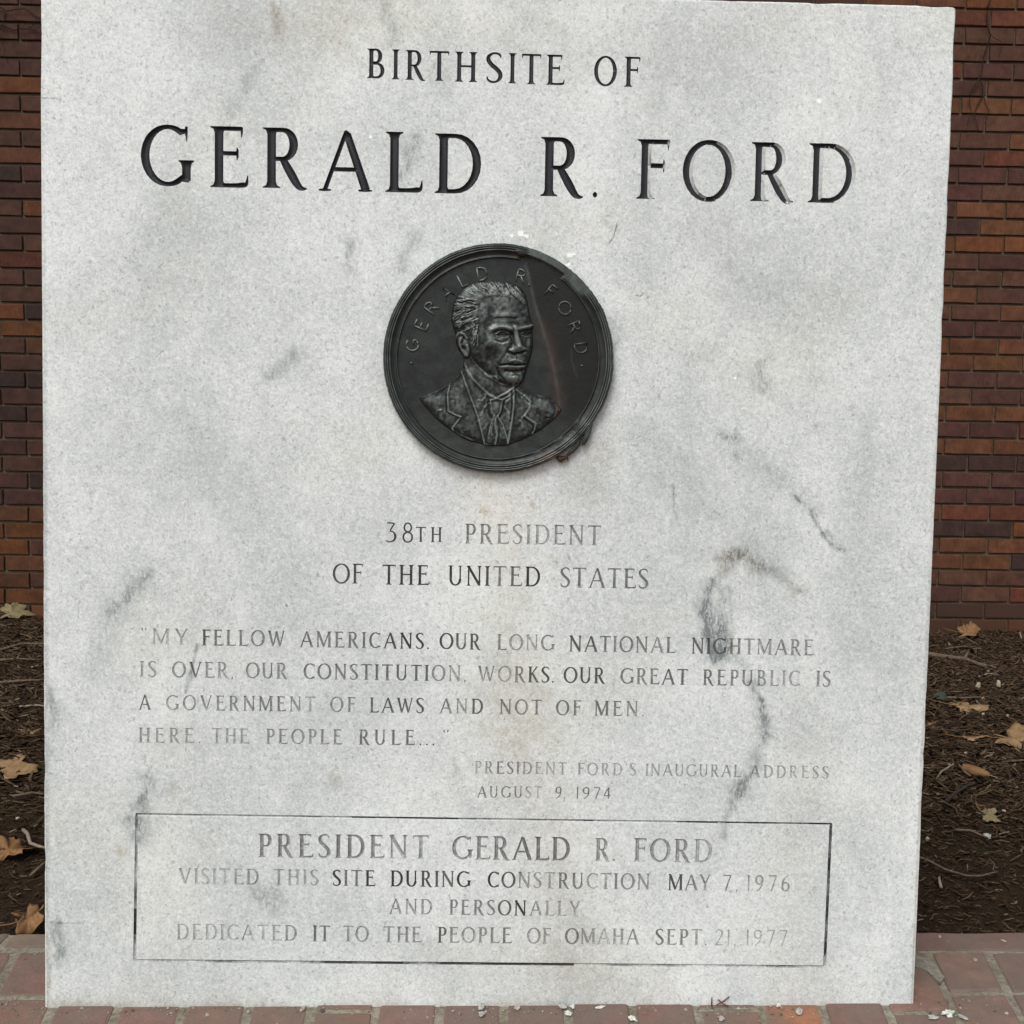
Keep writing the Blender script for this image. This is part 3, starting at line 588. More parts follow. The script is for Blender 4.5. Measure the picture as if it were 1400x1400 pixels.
# frame groove round the last four lines
def groove(p, q, w, seg, pf):
    out = []
    for i in range(seg + 1):
        t = i / seg; out.append((p[0] + (q[0] - p[0]) * t, p[1] + (q[1] - p[1]) * t, w))
    return dict(strokes=[out], paint=pf, size=30, line=99, worn=False, groove=True)
bx = dict(TL=(-465.6, 257.1), TR=(461.3, 252.7), BR=(459.1, 56.5), BL=(-469.1, 58.8))
letters.append(dict(strokes=[[(bx['TL'][0] - 1.5 + (bx['TR'][0] - bx['TL'][0] + 3) * i / 150, bx['TL'][1] + (bx['TR'][1] - bx['TL'][1]) * i / 150, 2.0) for i in range(151)],
                             [(bx['BL'][0] - 1.5 + (bx['BR'][0] - bx['BL'][0] + 3) * i / 150, bx['BL'][1] + (bx['BR'][1] - bx['BL'][1]) * i / 150, 1.8) for i in range(151)],
                             [(bx['TL'][0] + (bx['BL'][0] - bx['TL'][0]) * i / 34, bx['TL'][1] + (bx['BL'][1] - bx['TL'][1]) * i / 34, 1.95) for i in range(35)],
                             [(bx['TR'][0] + (bx['BR'][0] - bx['TR'][0]) * i / 34, bx['TR'][1] + (bx['BR'][1] - bx['TR'][1]) * i / 34, 1.95) for i in range(35)]],
                    paint=0.7, size=30, line=99, worn=False, groove=True))

def build_slab():
    root = empty('stone_monument', (0, 0, 0), (-LEAN, 0, 0))
    tag(root, 'upright white marble memorial slab with carved black lettering, standing on the brick paving', 'monument')
    P = []; faces = []; owner = []; idx = {}
    def vid(x, y):
        k = (round(x, 3), round(y, 3))
        i = idx.get(k)
        if i is None: i = len(P); idx[k] = i; P.append(k)
        return i
    for li, L in enumerate(letters):
        for s in L['strokes']:
            offs = (-1, -0.45, 0.45, 1) if L['size'] > 25 else (-1, 0, 1)
            rows = []
            for i, (x, y, hw) in enumerate(s):
                a = s[max(i - 1, 0)]; b = s[min(i + 1, len(s) - 1)]
                dx, dy = b[0] - a[0], b[1] - a[1]; n = math.hypot(dx, dy) or 1; nx, ny = -dy / n, dx / n
                rows.append([vid(x + nx * hw * f, y + ny * hw * f) for f in offs])
            for r0, r1 in zip(rows[:-1], rows[1:]):
                for k in range(len(offs) - 1):
                    q = [r0[k], r0[k + 1], r1[k + 1], r1[k]]
                    qq = [q[0]] + [v for j, v in enumerate(q[1:]) if v != q[j]]
                    if qq[-1] == qq[0]: qq.pop()
                    if len(set(qq)) >= 3: faces.append(qq); owner.append(li)
    nl = len(P)
    # outline and free points that carry the veining
    B0 = len(P)
    e = 3.0
    ins = [(FRONT[0][0] + e, FRONT[0][1]), (FRONT[1][0] - e, FRONT[1][1]), (FRONT[2][0] - e, FRONT[2][1] - e), (FRONT[3][0] + e, FRONT[3][1] - e)]
    for p in ins: P.append(p)
    edges = [(B0, B0 + 1), (B0 + 1, B0 + 2), (B0 + 2, B0 + 3), (B0 + 3, B0)]
    LP = np.array(P[:nl])
    pts = []
    for yy in np.arange(-8, 1322, 7.0):
        for xx in np.arange(-578, 579, 7.0):
            pts.append((xx + random.uniform(-1, 1), yy + random.uniform(-1, 1)))
    for vp, w, s, b in VEINS:
        w *= 0.93
        if w > 10: continue
        for (ax, ay), (cx, cy) in zip(vp[:-1], vp[1:]):
            L = math.hypot(cx - ax, cy - ay); n = max(1, int(L / max(1.5, w * 0.6))); nx, ny = -(cy - ay) / (L or 1), (cx - ax) / (L or 1)
            for i in range(n + 1):
                t = i / n
                for f in (-1.8, -1.0, -0.45, 0, 0.45, 1.0, 1.8):
                    pts.append((ax + (cx - ax) * t + nx * f * w, ay + (cy - ay) * t + ny * f * w))
    for (px, py), w, s in CHIPS:
        for r in (0, 0.4, 0.8, 1.4):
            for k in range(8): pts.append((px + r * w * math.cos(k * 0.785), py + r * w * math.sin(k * 0.785) * 0.8))
    pts = [p for p in pts if -585 < p[0] < 579.5 and -14 < p[1] < 1326]
    P += pts
    es_ = set()
    for q in faces:
        for k in range(len(q)):
            u, v = q[k], q[(k + 1) % len(q)]; es_.add((min(u, v), max(u, v)))
    verts, _, tris, _, _, _ = delaunay_2d_cdt([Vector(p) for p in P], list(es_) + edges, [], 0, 1e-3, False)
    X = np.array([(v[0], v[1]) for v in verts])
    T = np.array([list(t) for t in tris])
    tri_owner = np.full(len(T), -1, int)
    cen0 = X[T].mean(1); PA = np.array(P)
    byl = {}
    for q, ow in zip(faces, owner): byl.setdefault(ow, []).append(q)
    order_x = np.argsort(cen0[:, 1]); cy_s = cen0[order_x, 1]
    for ow, qs in byl.items():
        allv = PA[sorted({v for q in qs for v in q})]; x0, y0 = allv.min(0); x1, y1 = allv.max(0)
        lo, hi = np.searchsorted(cy_s, y0), np.searchsorted(cy_s, y1); cand = order_x[lo:hi]
        cand = cand[(cen0[cand, 0] >= x0) & (cen0[cand, 0] <= x1)]
        cx, cy = cen0[cand, 0], cen0[cand, 1]; hit = np.zeros(len(cand), bool)
        for q in qs:
            m = np.zeros(len(cand), bool)
            for k in range(len(q)):
                ax, ay = PA[q[k]]; bx_, by = PA[q[(k + 1) % len(q)]]
                if ay == by: continue
                m ^= ((ay > cy) != (by > cy)) & (cx < (bx_ - ax) * (cy - ay) / (by - ay) + ax)
            hit |= m
        tri_owner[cand[hit]] = ow
    # drop slivers outside the outline
    cen = X[T].mean(1)
    depth = np.zeros(len(X))
    isL = tri_owner >= 0
    # boundary edges between carving and face
    ed = {}
    for i in range(len(T)):
        a, b, c = T[i]
        for u, v in ((a, b), (b, c), (c, a)):
            ed.setdefault((min(u, v), max(u, v)), []).append(i)
    per = {}
    for (u, v), ts in ed.items():
        if len(ts) == 2:
            o0, o1 = tri_owner[ts[0]], tri_owner[ts[1]]
            if (o0 < 0) != (o1 < 0): per.setdefault(max(o0, o1), []).append((u, v))
            elif o0 != o1: per.setdefault(o0, []).append((u, v)); per.setdefault(o1, []).append((u, v))
    bound = set()
    for es in per.values():
        for u, v in es: bound.add(u); bound.add(v)
    for li in range(len(letters)):
        es = per.get(li)
        tl = T[tri_owner == li]
        if es is None or len(tl) == 0: continue
        vs = np.array([v for v in np.unique(tl) if v not in bound])
        if len(vs) == 0: continue
        A = X[[u for u, v in es]]; Bv = X[[v for u, v in es]]
        Q = X[vs][:, None, :]; d = Bv - A; tt = np.clip(((Q - A) * d).sum(-1) / ((d * d).sum(-1) + 1e-9), 0, 1)
        dist = np.sqrt((((A + tt[..., None] * d) - Q) ** 2).sum(-1)).min(1)
        size = letters[li]['size']
        dmax = 4.2 if letters[li]['line'] == 1 else (2.2 if size > 25 else 1.3)
        depth[vs] = np.minimum(dmax, dist * (1.9 if size > 60 else 1.5))
    R, G, B = field(X[:, 0], X[:, 1])
    XYZ = np.stack([X[:, 0], depth, X[:, 1]], -1) / 1000.0
    # orient triangles so that the normal looks out of the face (local -Y)
    def fix(t):
        a, b, c = XYZ[t[:, 0]], XYZ[t[:, 1]], XYZ[t[:, 2]]
        n = np.cross(b - a, c - a); flip = n[:, 1] > 0; t = t.copy(); t[flip] = t[flip][:, ::-1]; return t
    def submesh(name, tt, m):
        tt = fix(tt); u, inv = np.unique(tt, return_inverse=True); inv = inv.reshape(tt.shape)
        o = grid_obj(name, XYZ[u], inv, m, root, smooth=False)
        ca = o.data.attributes.new('vein', 'FLOAT_COLOR', 'POINT')
        ca.data.foreach_set('color', np.stack([R[u], G[u], B[u], np.ones(len(u))], -1).astype(np.float32).ravel())
        return o, tt
    o, _ = submesh('front_face', T[~isL], M_MARBLE)
    # body behind the face: rounded arrises, sides, top, back (local x, y into the stone, z up)
    th = 0.150; V = []; F = []
    out = [(FRONT[0][0], FRONT[0][1]), (FRONT[1][0], FRONT[1][1]), (FRONT[2][0], FRONT[2][1]), (FRONT[3][0], FRONT[3][1])]
    def outline(e0):
        (x0, y0), (x1, y1), (x2, y2), (x3, y3) = out
        c = [(x0 + e0, y0), (x1 - e0, y1), (x2 - e0, y2 - e0 - 3), (x2 - e0 - 1, y2 - e0 - 1), (x2 - e0 - 3, y2 - e0), (x3 + e0 + 3, y3 - e0), (x3 + e0 + 1, y3 - e0 - 1), (x3 + e0, y3 - e0 - 3)]
        p = []
        for k in range(8):
            a, b = c[k], c[(k + 1) % 8]; m = max(1, int(math.hypot(b[0] - a[0], b[1] - a[1]) / 7))
            if k == 0: m = 20
            for i in range(m): p.append((a[0] + (b[0] - a[0]) * i / m, a[1] + (b[1] - a[1]) * i / m))
        return p
    base = outline(0.0); n = len(base); cx0, cy0 = 0.0, 660.0
    rj = random.Random(21); wear_ = [0.0] * n
    for _ in range(46):                                    # chips and bruises along the arris
        k = rj.randrange(n); d = rj.uniform(0.3, 1.5); wdt = rj.randrange(1, 4)
        for q in range(-wdt, wdt + 1): wear_[(k + q) % n] += d * (1 - abs(q) / (wdt + 1)) * rj.uniform(0.6, 1.2)
    wear_ = [min(w, 2.2) + rj.uniform(0, 0.25) for w in wear_]
    ref = outline(3.0)
    while len(ref) < n: ref.append(ref[-1])
    ref = ref[:n]
    def ring(t, yy, k_wear):
        """t: 0 outer edge .. 1 inner edge of the arris"""
        r = []
        for i in range(n):
            w = min(0.75, wear_[i] / 3.0) * k_wear; f = t + (1 - t) * w
            r.append(((base[i][0] + (ref[i][0] - base[i][0]) * f) / 1000, yy + 0.0012 * w, (base[i][1] + (ref[i][1] - base[i][1]) * f) / 1000))
        return r
    prof = [(1.0, 0.0, 0), (0.7, 0.0002, 0.6), (0.37, 0.0008, 1), (0.13, 0.0018, 1), (0.0, 0.0034, 1), (0.0, 0.012, 0.5), (0.0, 0.03, 0), (0.0, th - 0.003, 0), (1.0, th, 0)]
    for t_, yy, kw in prof: V += ring(t_, yy, kw)
    for i in range(len(prof) - 1):
        for k in range(n):
            F.append((i * n + k, i * n + (k + 1) % n, (i + 1) * n + (k + 1) % n, (i + 1) * n + k))
    F.append(tuple(range((len(prof) - 1) * n, len(prof) * n)))
    body = obj('slab_body', V, F, M_MARBLE, root)
    # carved letters: the 300 largest are parts, the rest one part
    order = sorted(range(len(letters) - 1), key=lambda i: -letters[i]['size'])
    single = set(order[:298])
    rest = []
    def paint_attr(o, tt, vals, big):
        a = o.data.attributes.new('paint', 'FLOAT', 'FACE'); a.data.foreach_set('value', vals.astype(np.float32))
        a = o.data.attributes.new('bigness', 'FLOAT', 'FACE'); a.data.foreach_set('value', big.astype(np.float32))
    rj2 = random.Random(77)
    def face_paint(tt, owners):
        a, b, c = XYZ[tt[:, 0]], XYZ[tt[:, 1]], XYZ[tt[:, 2]]
        nn = np.cross(b - a, c - a); nn /= (np.linalg.norm(nn, axis=1, keepdims=True) + 1e-12)
        val = np.array([letters[o]['paint'] for o in owners]); big = np.array([1.0 if letters[o]['line'] <= 1 else 0.25 for o in owners])
        for i, o in enumerate(owners):
            if letters[o]['worn'] and nn[i, 0] < -0.25: val[i] = 0.22
            if letters[o].get('groove'):
                cx, cy = cen_of(tt[i])
                if cy > 200: u = cx; val[i] = 0.45 if u < -180 else (0.95 if u < -40 else (0.55 if u < 140 else (0.45 if u < 250 else 0.8)))
                elif cy < 70: u = cx; val[i] = 0.5 if u < -250 else (0.8 if u < -60 else (0.95 if u < 120 else 0.5))
                else: val[i] = 0.8 if cx > 0 else (1.0 if 95 < cy < 130 else 0.55)
                big[i] = 0.9
                val[i] = min(1.0, max(0.05, val[i] + 0.22 * math.sin(cx / 17.0 + cy / 9.0) * math.sin(cx / 41.0 + 1) + rj2.uniform(-0.12, 0.10)))
                if nn[i, 2] > 0.25 and cy > 200: val[i] *= 0.25
        return val, big
    def cen_of(t): return X[t].mean(0)
    for li in range(len(letters)):
        tl = T[tri_owner == li]
        if len(tl) == 0: continue
        if letters[li].get('groove'): nm = 'border_groove'
        elif li in single: nm = 'carved_letter'
        else: rest.append(li); continue
        o, tt = submesh(nm, tl, M_LETTER)
        v, bg_ = face_paint(tt, [li] * len(tt)); paint_attr(o, tt, v, bg_)
    if rest:
        mask = np.isin(tri_owner, rest); tl = T[mask]; ow = tri_owner[mask]
        o, tt = submesh('small_lettering', tl, M_LETTER); o['kind'] = 'stuff'
        v, bg_ = face_paint(tt, list(ow)); paint_attr(o, tt, v, bg_)
    return root
monument = build_slab()
def face_pt(u, v, out=0.0):
    """point on the slab face, u across and v up in mm, out in m towards the viewer"""
    u, v = u / 1000, v / 1000
    return Vector((u, v * S_ - out * C_, v * C_ + out * S_))

# ------------------------------------------------------------------ bronze medallion (relief units: 1 unit = 0.245 mm, centre 704,705)
MC = (3.9, 865.6)
def rel(U, V):
    """relief units -> mm on the slab face, relative to the medallion centre"""
    dx = (U - 704) / 3.8889; dy = (V - 705) / 3.8889
    return 0.9540 * dx + 0.0151 * dy, 0.0177 * dx - 0.9476 * dy

def build_medallion():
    root = empty('bronze_medallion', face_pt(MC[0], MC[1]), (-LEAN, 0, 0))
    tag(root, 'round dark bronze portrait medallion with torn ringed rim on the marble slab', 'medallion')
    def wear(o, a):
        ca = o.data.attributes.new('wear', 'FLOAT_COLOR', 'POINT'); ca.data.foreach_set('color', a.astype(np.float32).ravel())
    def loc(U, V, h):       # h mm proud of the stone
        x, z = rel(U, V); return np.stack([x, -h, z], -1) / 1000.0
    def smooth(a, n):
        for _ in range(n):
            a = (a + np.roll(a, 1, 0) + np.roll(a, -1, 0) + np.roll(a, 1, 1) + np.roll(a, -1, 1)) / 5
        return a
    def noise2(shape, cells, r=np.random.default_rng(3)):
        g = r.normal(size=(cells + 3, cells + 3)); ys = np.linspace(0, cells, shape[0]); xs = np.linspace(0, cells, shape[1])
        yi = ys.astype(int); xi = xs.astype(int); fy = ys - yi; fx = xs - xi; fy = fy * fy * (3 - 2 * fy); fx = fx * fx * (3 - 2 * fx)
        a = g[yi][:, xi]; b = g[yi][:, xi + 1]; c = g[yi + 1][:, xi]; d = g[yi + 1][:, xi + 1]
        return (a * (1 - fx) + b * fx) * (1 - fy)[:, None] + (c * (1 - fx) + d * fx) * fy[:, None]
    # field disc, slightly dished, with the scratched darker zone on the right
    n = 150; th = np.linspace(0, 2 * np.pi, 241)[:-1]; rr = np.concatenate([[0.5], np.linspace(8, 548, 90)])
    RR, TH = np.meshgrid(rr, th, indexing='ij'); U = 704 + RR * np.cos(TH); V = 705 - RR * np.sin(TH)
    h = 6.0 + 0.9 * (RR / 540) ** 3
    crack = [(850, 200), (880, 330), (910, 450), (950, 580), (985, 700), (1010, 820), (1030, 960)]
    dcr = seg_dist(U, V, crack); side = (U > np.interp(V, [200, 330, 450, 580, 700, 820, 960, 1200], [855, 880, 910, 950, 985, 1010, 1030, 900])).astype(float)
    h -= 0.5 * side * np.exp(-dcr / 60); h -= 0.4 * np.exp(-(dcr / 4) ** 2) * (V < 980)
    for sc in ([(1090, 660), (1095, 720), (1110, 770), (1128, 815)], [(1085, 560), (1100, 600)], [(985, 330), (960, 390)], [(900, 1050), (960, 1090)]):
        h += 0.35 * np.exp(-(seg_dist(U, V, sc) / 3.0) ** 2)
    wr = 0.05 + 0.22 * np.exp(-(dcr / 9) ** 2) * (V < 1000) + 0.10 * np.clip((V - 900) / 250, 0, 1)
    wr += 0.5 * np.exp(-(seg_dist(U, V, [(1090, 660), (1095, 720), (1110, 770), (1128, 815)]) / 3.5) ** 2)
    dark_zone = 0.75 * side * np.clip(dcr / (8 + 60 * np.clip((V - 420) / 300, 0, 1)), 0, 1) * (1 - 0.7 * np.clip((V - 960) / 120, 0, 1))
    rust = 0.28 * np.exp(-(seg_dist(U, V, [(930, 520), (985, 660), (1000, 800), (1030, 930)]) / 30) ** 2)
    idx = []
    nt = 240
    i = np.arange(len(rr) - 1)[:, None]; k = np.arange(nt)[None, :]; k2 = (k + 1) % nt
    Q = np.stack([i * nt + k, i * nt + k2, (i + 1) * nt + k2, (i + 1) * nt + k], -1).reshape(-1, 4)
    L = loc(U.ravel(), V.ravel(), h.ravel())
    o = grid_obj('disc', L, Q, M_BRONZE, root); wear(o, np.stack([wr, dark_zone, rust, np.ones_like(wr)], -1).reshape(-1, 4))
    # rim: turned mouldings, skin peeled off on the upper right, outer edge bulged at the right
    prof = [(530, 6.2), (531, 9.6), (533.5, 10.4), (536, 9.8), (538, 8.8), (544, 8.7), (552, 9.3), (560, 10.4), (566, 11.6), (568, 12.4), (570.5, 12.6), (573, 11.8), (575, 10.8), (578, 11.4), (581, 12.6), (583.5, 12.4),
            (586, 11.0), (588, 10.8), (591, 12.4), (593.5, 12.5), (596, 11.0), (599, 10.6), (602, 11.2), (605, 10.0), (606.5, 8.0), (606, 3.0), (603, 0.0)]
    nt = 420; TH = np.linspace(0, 2 * np.pi, nt, endpoint=False); pr = np.array([p[0] for p in prof]); ph = np.array([p[1] for p in prof])
    deg = np.degrees(TH)[None, :]
    def bumpf(a, c, w): d = (deg - c + 180) % 360 - 180; return np.exp(-(d / w) ** 2)
    def band(a0, a1, s=3): d = lambda x: 1 / (1 + np.exp(-x / s)); m = ((deg - a0) % 360); w = (a1 - a0) % 360; return np.where(m < w, np.minimum(d((m - 1.5)), d(w - m - 1.5)), 0)
    Rr = pr[:, None] + np.zeros((1, nt)); Hh = ph[:, None] + np.zeros((1, nt))
    peel = band(34, 76, 0.8)
    flat = 11.0 - 2.2 * ((Rr - 560) / 40) ** 2 * 0.5
    inner = (pr[:, None] > 536) & (pr[:, None] < 603)
    Hh = np.where(inner, Hh * (1 - peel) + (flat + 1.2) * peel, Hh)
    Hh = np.where((pr[:, None] < 562) & (band(50, 79, 0.6) > 0.5), np.minimum(Hh, 6.4 + 2.6 * (pr[:, None] > 552)), Hh)
    Rr = Rr + (pr[:, None] - 530) / 76 * (6 * bumpf(0, -8, 24) - 3 * bumpf(0, 60, 20) + 4 * bumpf(0, 25, 10))
    Rr = Rr + 6 * np.sin(np.radians(deg * 2)) * (pr[:, None] < 550) * 0.5
    rn = np.random.default_rng(5); jag = np.repeat(rn.normal(size=nt // 3), 3)[None, :nt]
    Rr = Rr + (pr[:, None] > 590) * (0.7 * rn.normal(size=(1, nt)) + (band(-40, 30, 2)) * 1.3 * jag)
    rough = band(285, 325, 1.5)
    Hh = Hh + rough * (rn.normal(size=Hh.shape) * 0.35 + 1.0 * np.sin(deg / 2.3)) * inner
    Hh = np.where(inner, Hh * (1 - 0.35 * rough) + 0.35 * rough * 11.5, Hh)
    U = 704 + Rr * np.cos(np.radians(deg)); V = 705 - Rr * np.sin(np.radians(deg))
    np_ = len(prof); i = np.arange(np_ - 1)[:, None]; k = np.arange(nt)[None, :]; k2 = (k + 1) % nt
    Q = np.stack([i * nt + k, i * nt + k2, (i + 1) * nt + k2, (i + 1) * nt + k], -1).reshape(-1, 4)
    o = grid_obj('rim', loc(U.ravel(), V.ravel(), Hh.ravel()), Q, M_BRONZE2, root)
    top = np.isin(pr, (533.5, 568, 570.5, 581, 583.5, 591, 593.5, 602)).astype(float)[:, None]
    streak = 0.5 + 0.5 * np.sin(deg / 6.7 + 1) * np.sin(deg / 2.9)
    wv = (0.08 + 0.75 * top * (0.45 + 0.55 * streak)) * (1 - peel) + peel * (0.42 + 0.12 * rn.normal(size=(1, nt)) * 0.3)
    wv = wv + 0 * Hh
    rs = 0.5 * bumpf(0, 297, 5) * (pr[:, None] > 560) + 0.4 * bumpf(0, 80, 3) * (pr[:, None] < 560)
    wear(o, np.stack([np.clip(wv, 0, 1), 0 * wv, np.clip(rs + 0 * wv, 0, 1), 1 + 0 * wv], -1).reshape(-1, 4))
    # torn fragments of the rim
    def plate(poly, h0, h1, name, wv, rust=0.0, bend=0.0):
        n = len(poly); U = np.array([(p[0] - 500) * 3.8889 for p in poly]); V = np.array([(p[1] - 310) * 3.8889 for p in poly])
        cu, cv = U.mean(), V.mean()
        rings = []; hs_ = [h0 - 1.6, h0, h0 + (h1 - h0) * 0.6, h1]; sc = [1.0, 1.0, 0.82, 0.55]
        for s_, hh in zip(sc, hs_):
            rings.append(loc(cu + (U - cu) * s_, cv + (V - cv) * s_, hh + bend * (V - cv) / 60 + rn.normal(size=n) * 0.15))
        P = np.concatenate(rings + [loc(np.array([cu]), np.array([cv]), np.array([h1 + 0.2]))])
        F = []
        for r in range(3):
            for k in range(n): F.append((r * n + k, r * n + (k + 1) % n, (r + 1) * n + (k + 1) % n, (r + 1) * n + k))
        for k in range(n): F.append((3 * n + k, 3 * n + (k + 1) % n, 4 * n))
        F.append(tuple(range(n))[::-1])
        o = obj(name, P, F, M_BRONZE2, root); a = np.zeros((len(P), 4)); a[:, 0] = wv; a[:n * 2, 0] = wv + 0.15; a[:, 2] = rust; a[:, 3] = 1; wear(o, a)
        return o
    T8 = lambda L: [(720 + x / 10, 540 + y / 10) for x, y in L]
    plate(T8([(900, 330), (905, 400), (880, 530), (845, 620), (800, 690), (762, 702), (745, 680), (770, 560), (800, 470), (830, 400), (860, 360)]), 8.0, 10.5, 'torn_flake', 0.35)
    plate(T8([(720, 560), (752, 590), (735, 690), (700, 740), (640, 800), (590, 838), (560, 850), (545, 820), (600, 760), (660, 690), (690, 620)]), 6.5, 8.6, 'torn_flake', 0.22)
    plate(T8([(400, 850), (470, 842), (560, 835), (570, 862), (520, 898), (478, 938), (430, 912), (410, 885)]), 6.0, 8.4, 'torn_flake', 0.10, 0.8)
    plate(T8([(556, 855), (574, 850), (577, 912), (566, 918), (560, 890)]), 4.0, 5.0, 'torn_flake', 0.25)
    plate([(703, 346), (710, 343), (716, 345), (722, 352), (716, 354), (708, 352)], 12.2, 13.4, 'torn_flake', 0.05)
    # raised letters round the field
    def arc_text(chars):
        for ch, cu, cv in chars:
            a = math.atan2(cu - 704, 705 - cv); s = 66.0
            g = {'G': [el(0.0, 0, 0.42, 0.5, 50, 320, 1, 1, 12), [(0.05, -0.05, 0), (0.38, -0.05, 0), (0.38, -0.32, 0)]],
                 'E': [[(-0.25, 0.5, 0), (-0.25, -0.5, 0)], [(-0.25, 0.5, 0), (0.28, 0.5, 0)], [(-0.25, 0.02, 0), (0.2, 0.02, 0)], [(-0.25, -0.5, 0), (0.3, -0.5, 0)]],
                 'R': [[(-0.28, 0.5, 0), (-0.28, -0.5, 0)], [(-0.28, 0.5, 0), (0.0, 0.5, 0), (0.2, 0.42, 0), (0.28, 0.26, 0), (0.2, 0.08, 0), (0.0, 0.0, 0), (-0.28, 0.0, 0)], [(0.0, 0.0, 0), (0.34, -0.5, 0)]],
                 'A': [[(-0.4, -0.5, 0), (0, 0.5, 0), (0.4, -0.5, 0)], [(-0.25, -0.15, 0), (0.25, -0.15, 0)]],
                 'L': [[(-0.22, 0.5, 0), (-0.22, -0.5, 0), (0.3, -0.5, 0)]],
                 'D': [[(-0.32, 0.5, 0), (-0.32, -0.5, 0)], [(-0.32, 0.5, 0), (-0.02, 0.5, 0), (0.26, 0.36, 0), (0.38, 0.0, 0), (0.26, -0.36, 0), (-0.02, -0.5, 0), (-0.32, -0.5, 0)]],
                 'F': [[(-0.22, 0.5, 0), (-0.22, -0.5, 0)], [(-0.22, 0.5, 0), (0.3, 0.5, 0)], [(-0.22, 0.02, 0), (0.2, 0.02, 0)]],
                 'O': [el(0, 0, 0.48, 0.5, 0, 360, 1, 1, 20)],
                 '.': [[(-0.06, 0.03, 0), (0.06, 0.03, 0)], [(-0.06, -0.03, 0), (0.06, -0.03, 0)]]}[ch]
            V = []; F = []
            for s_ in g:
                pts = []
                for x, y, _ in s_:
                    x *= s * 1.08; y *= s
                    uu = cu + x * math.cos(a) + y * math.sin(a); vv = cv + x * math.sin(a) - y * math.cos(a)
                    r = math.hypot(uu - 704, vv - 705)
                    p = loc(np.array([uu]), np.array([vv]), np.array([6.7 + 0.9 * (r / 540) ** 3]))[0]; pts.append(tuple(p))
                v, f = tube(pts, 0.00125, 6); b = len(V); V += v; F += [tuple(b + i for i in q) for q in f]
            o = obj('raised_letter', V, F, M_BRONZE, root, True); a_ = np.zeros((len(V), 4)); a_[:, 0] = 0.75 if cu < 900 else 0.55; a_[:, 1] = 0.0 if cu < 900 else 0.25; a_[:, 3] = 1; wear(o, a_)
    arc_text([('.', 246, 727), ('G', 252, 632), ('E', 300, 528), ('R', 352, 437), ('A', 432, 357), ('L', 516, 291), ('D', 620, 258), ('R', 824, 270), ('.', 868, 315), ('F', 982, 350), ('O', 1057, 438), ('R', 1108, 537), ('D', 1143, 648), ('.', 1148, 742)])
    # portrait bust in low relief
    st = 2.0
    us = np.arange(262, 1062, st); vs = np.arange(280, 1190, st)
    U, V = np.meshgrid(us, vs); H = np.zeros_like(U); W = np.zeros_like(U)
    def inside(poly):
        m = np.zeros(U.shape, bool); n = len(poly)
        for i in range(n):
            x0, y0 = poly[i]; x1, y1 = poly[(i + 1) % n]
            c = ((y0 > V) != (y1 > V)) & (U < (x1 - x0) * (V - y0) / (y1 - y0 + 1e-9) + x0); m ^= c
        return m
    def sdist(poly):
        d = seg_dist(U, V, list(poly) + [poly[0]]); return np.where(inside(poly), d, -d)
    def box(pts, m):
        xs = [p[0] for p in pts]; ys = [p[1] for p in pts]
        i0 = max(0, int((min(ys) - m - vs[0]) / st)); i1 = min(len(vs), int((max(ys) + m - vs[0]) / st) + 1)
        j0 = max(0, int((min(xs) - m - us[0]) / st)); j1 = min(len(us), int((max(xs) + m - us[0]) / st) + 1)
        return slice(i0, i1), slice(j0, j1)
    def ridge(pts, amp, w, wr=None, flat=False):
        s = box(pts, 3 * w); d = seg_dist(U[s], V[s], pts); e = np.exp(-(d / w) ** 2); H[s] += amp * e
        if wr: W[s] += wr * e
    def blob(cx, cy, rx, ry, amp, ang=0, wr=None, p=1.0):
        m = 2.6 * max(rx, ry); s = box([(cx, cy)], m); c, n_ = math.cos(math.radians(ang)), math.sin(math.radians(ang))
        x = (U[s] - cx) * c + (V[s] - cy) * n_; y = -(U[s] - cx) * n_ + (V[s] - cy) * c
        e = np.exp(-(((x / rx) ** 2 + (y / ry) ** 2) ** p)); H[s] += amp * e
        if wr: W[s] += wr * e
    def step(pts, amp, w, sidew=26):
        """one side of the line high, falling off away from it (a fold or garment edge); left of direction is high"""
        s = box(pts, sidew * 2.5); X, Y = U[s], V[s]; best = np.full(X.shape, 1e9); sg = np.zeros_like(X)
        for (ax, ay), (bx_, by) in zip(pts[:-1], pts[1:]):
            dx, dy = bx_ - ax, by - ay; L = math.hypot(dx, dy); t = np.clip(((X - ax) * dx + (Y - ay) * dy) / L ** 2, 0, 1)
            d = np.hypot(X - ax - t * dx, Y - ay - t * dy); k = d < best; best = np.where(k, d, best); sg = np.where(k, ((X - ax) * dy - (Y - ay) * dx) / L, sg)
        f = 1 / (1 + np.exp(-sg / w)) * np.exp(-np.clip(best - 2, 0, None) / sidew); H[s] += amp * f
    bust = [(286, 912), (330, 893), (400, 862), (452, 828), (492, 790), (515, 758), (522, 720), (520, 690), (560, 640), (700, 600), (800, 700), (800, 800), (812, 845), (840, 868), (880, 884), (930, 895), (978, 906), (1002, 930), (1030, 960), (1040, 978), (1018, 1010), (985, 1042), (940, 1078), (890, 1108), (830, 1138), (770, 1160), (735, 1170), (660, 1170), (600, 1155), (560, 1146), (520, 1128), (470, 1096), (420, 1062), (370, 1020), (330, 975), (300, 938)]
    neck = [(515, 700), (560, 700), (640, 780), (740, 850), (790, 850), (800, 880), (740, 910), (690, 920), (650, 900), (600, 860), (550, 810), (520, 760)]
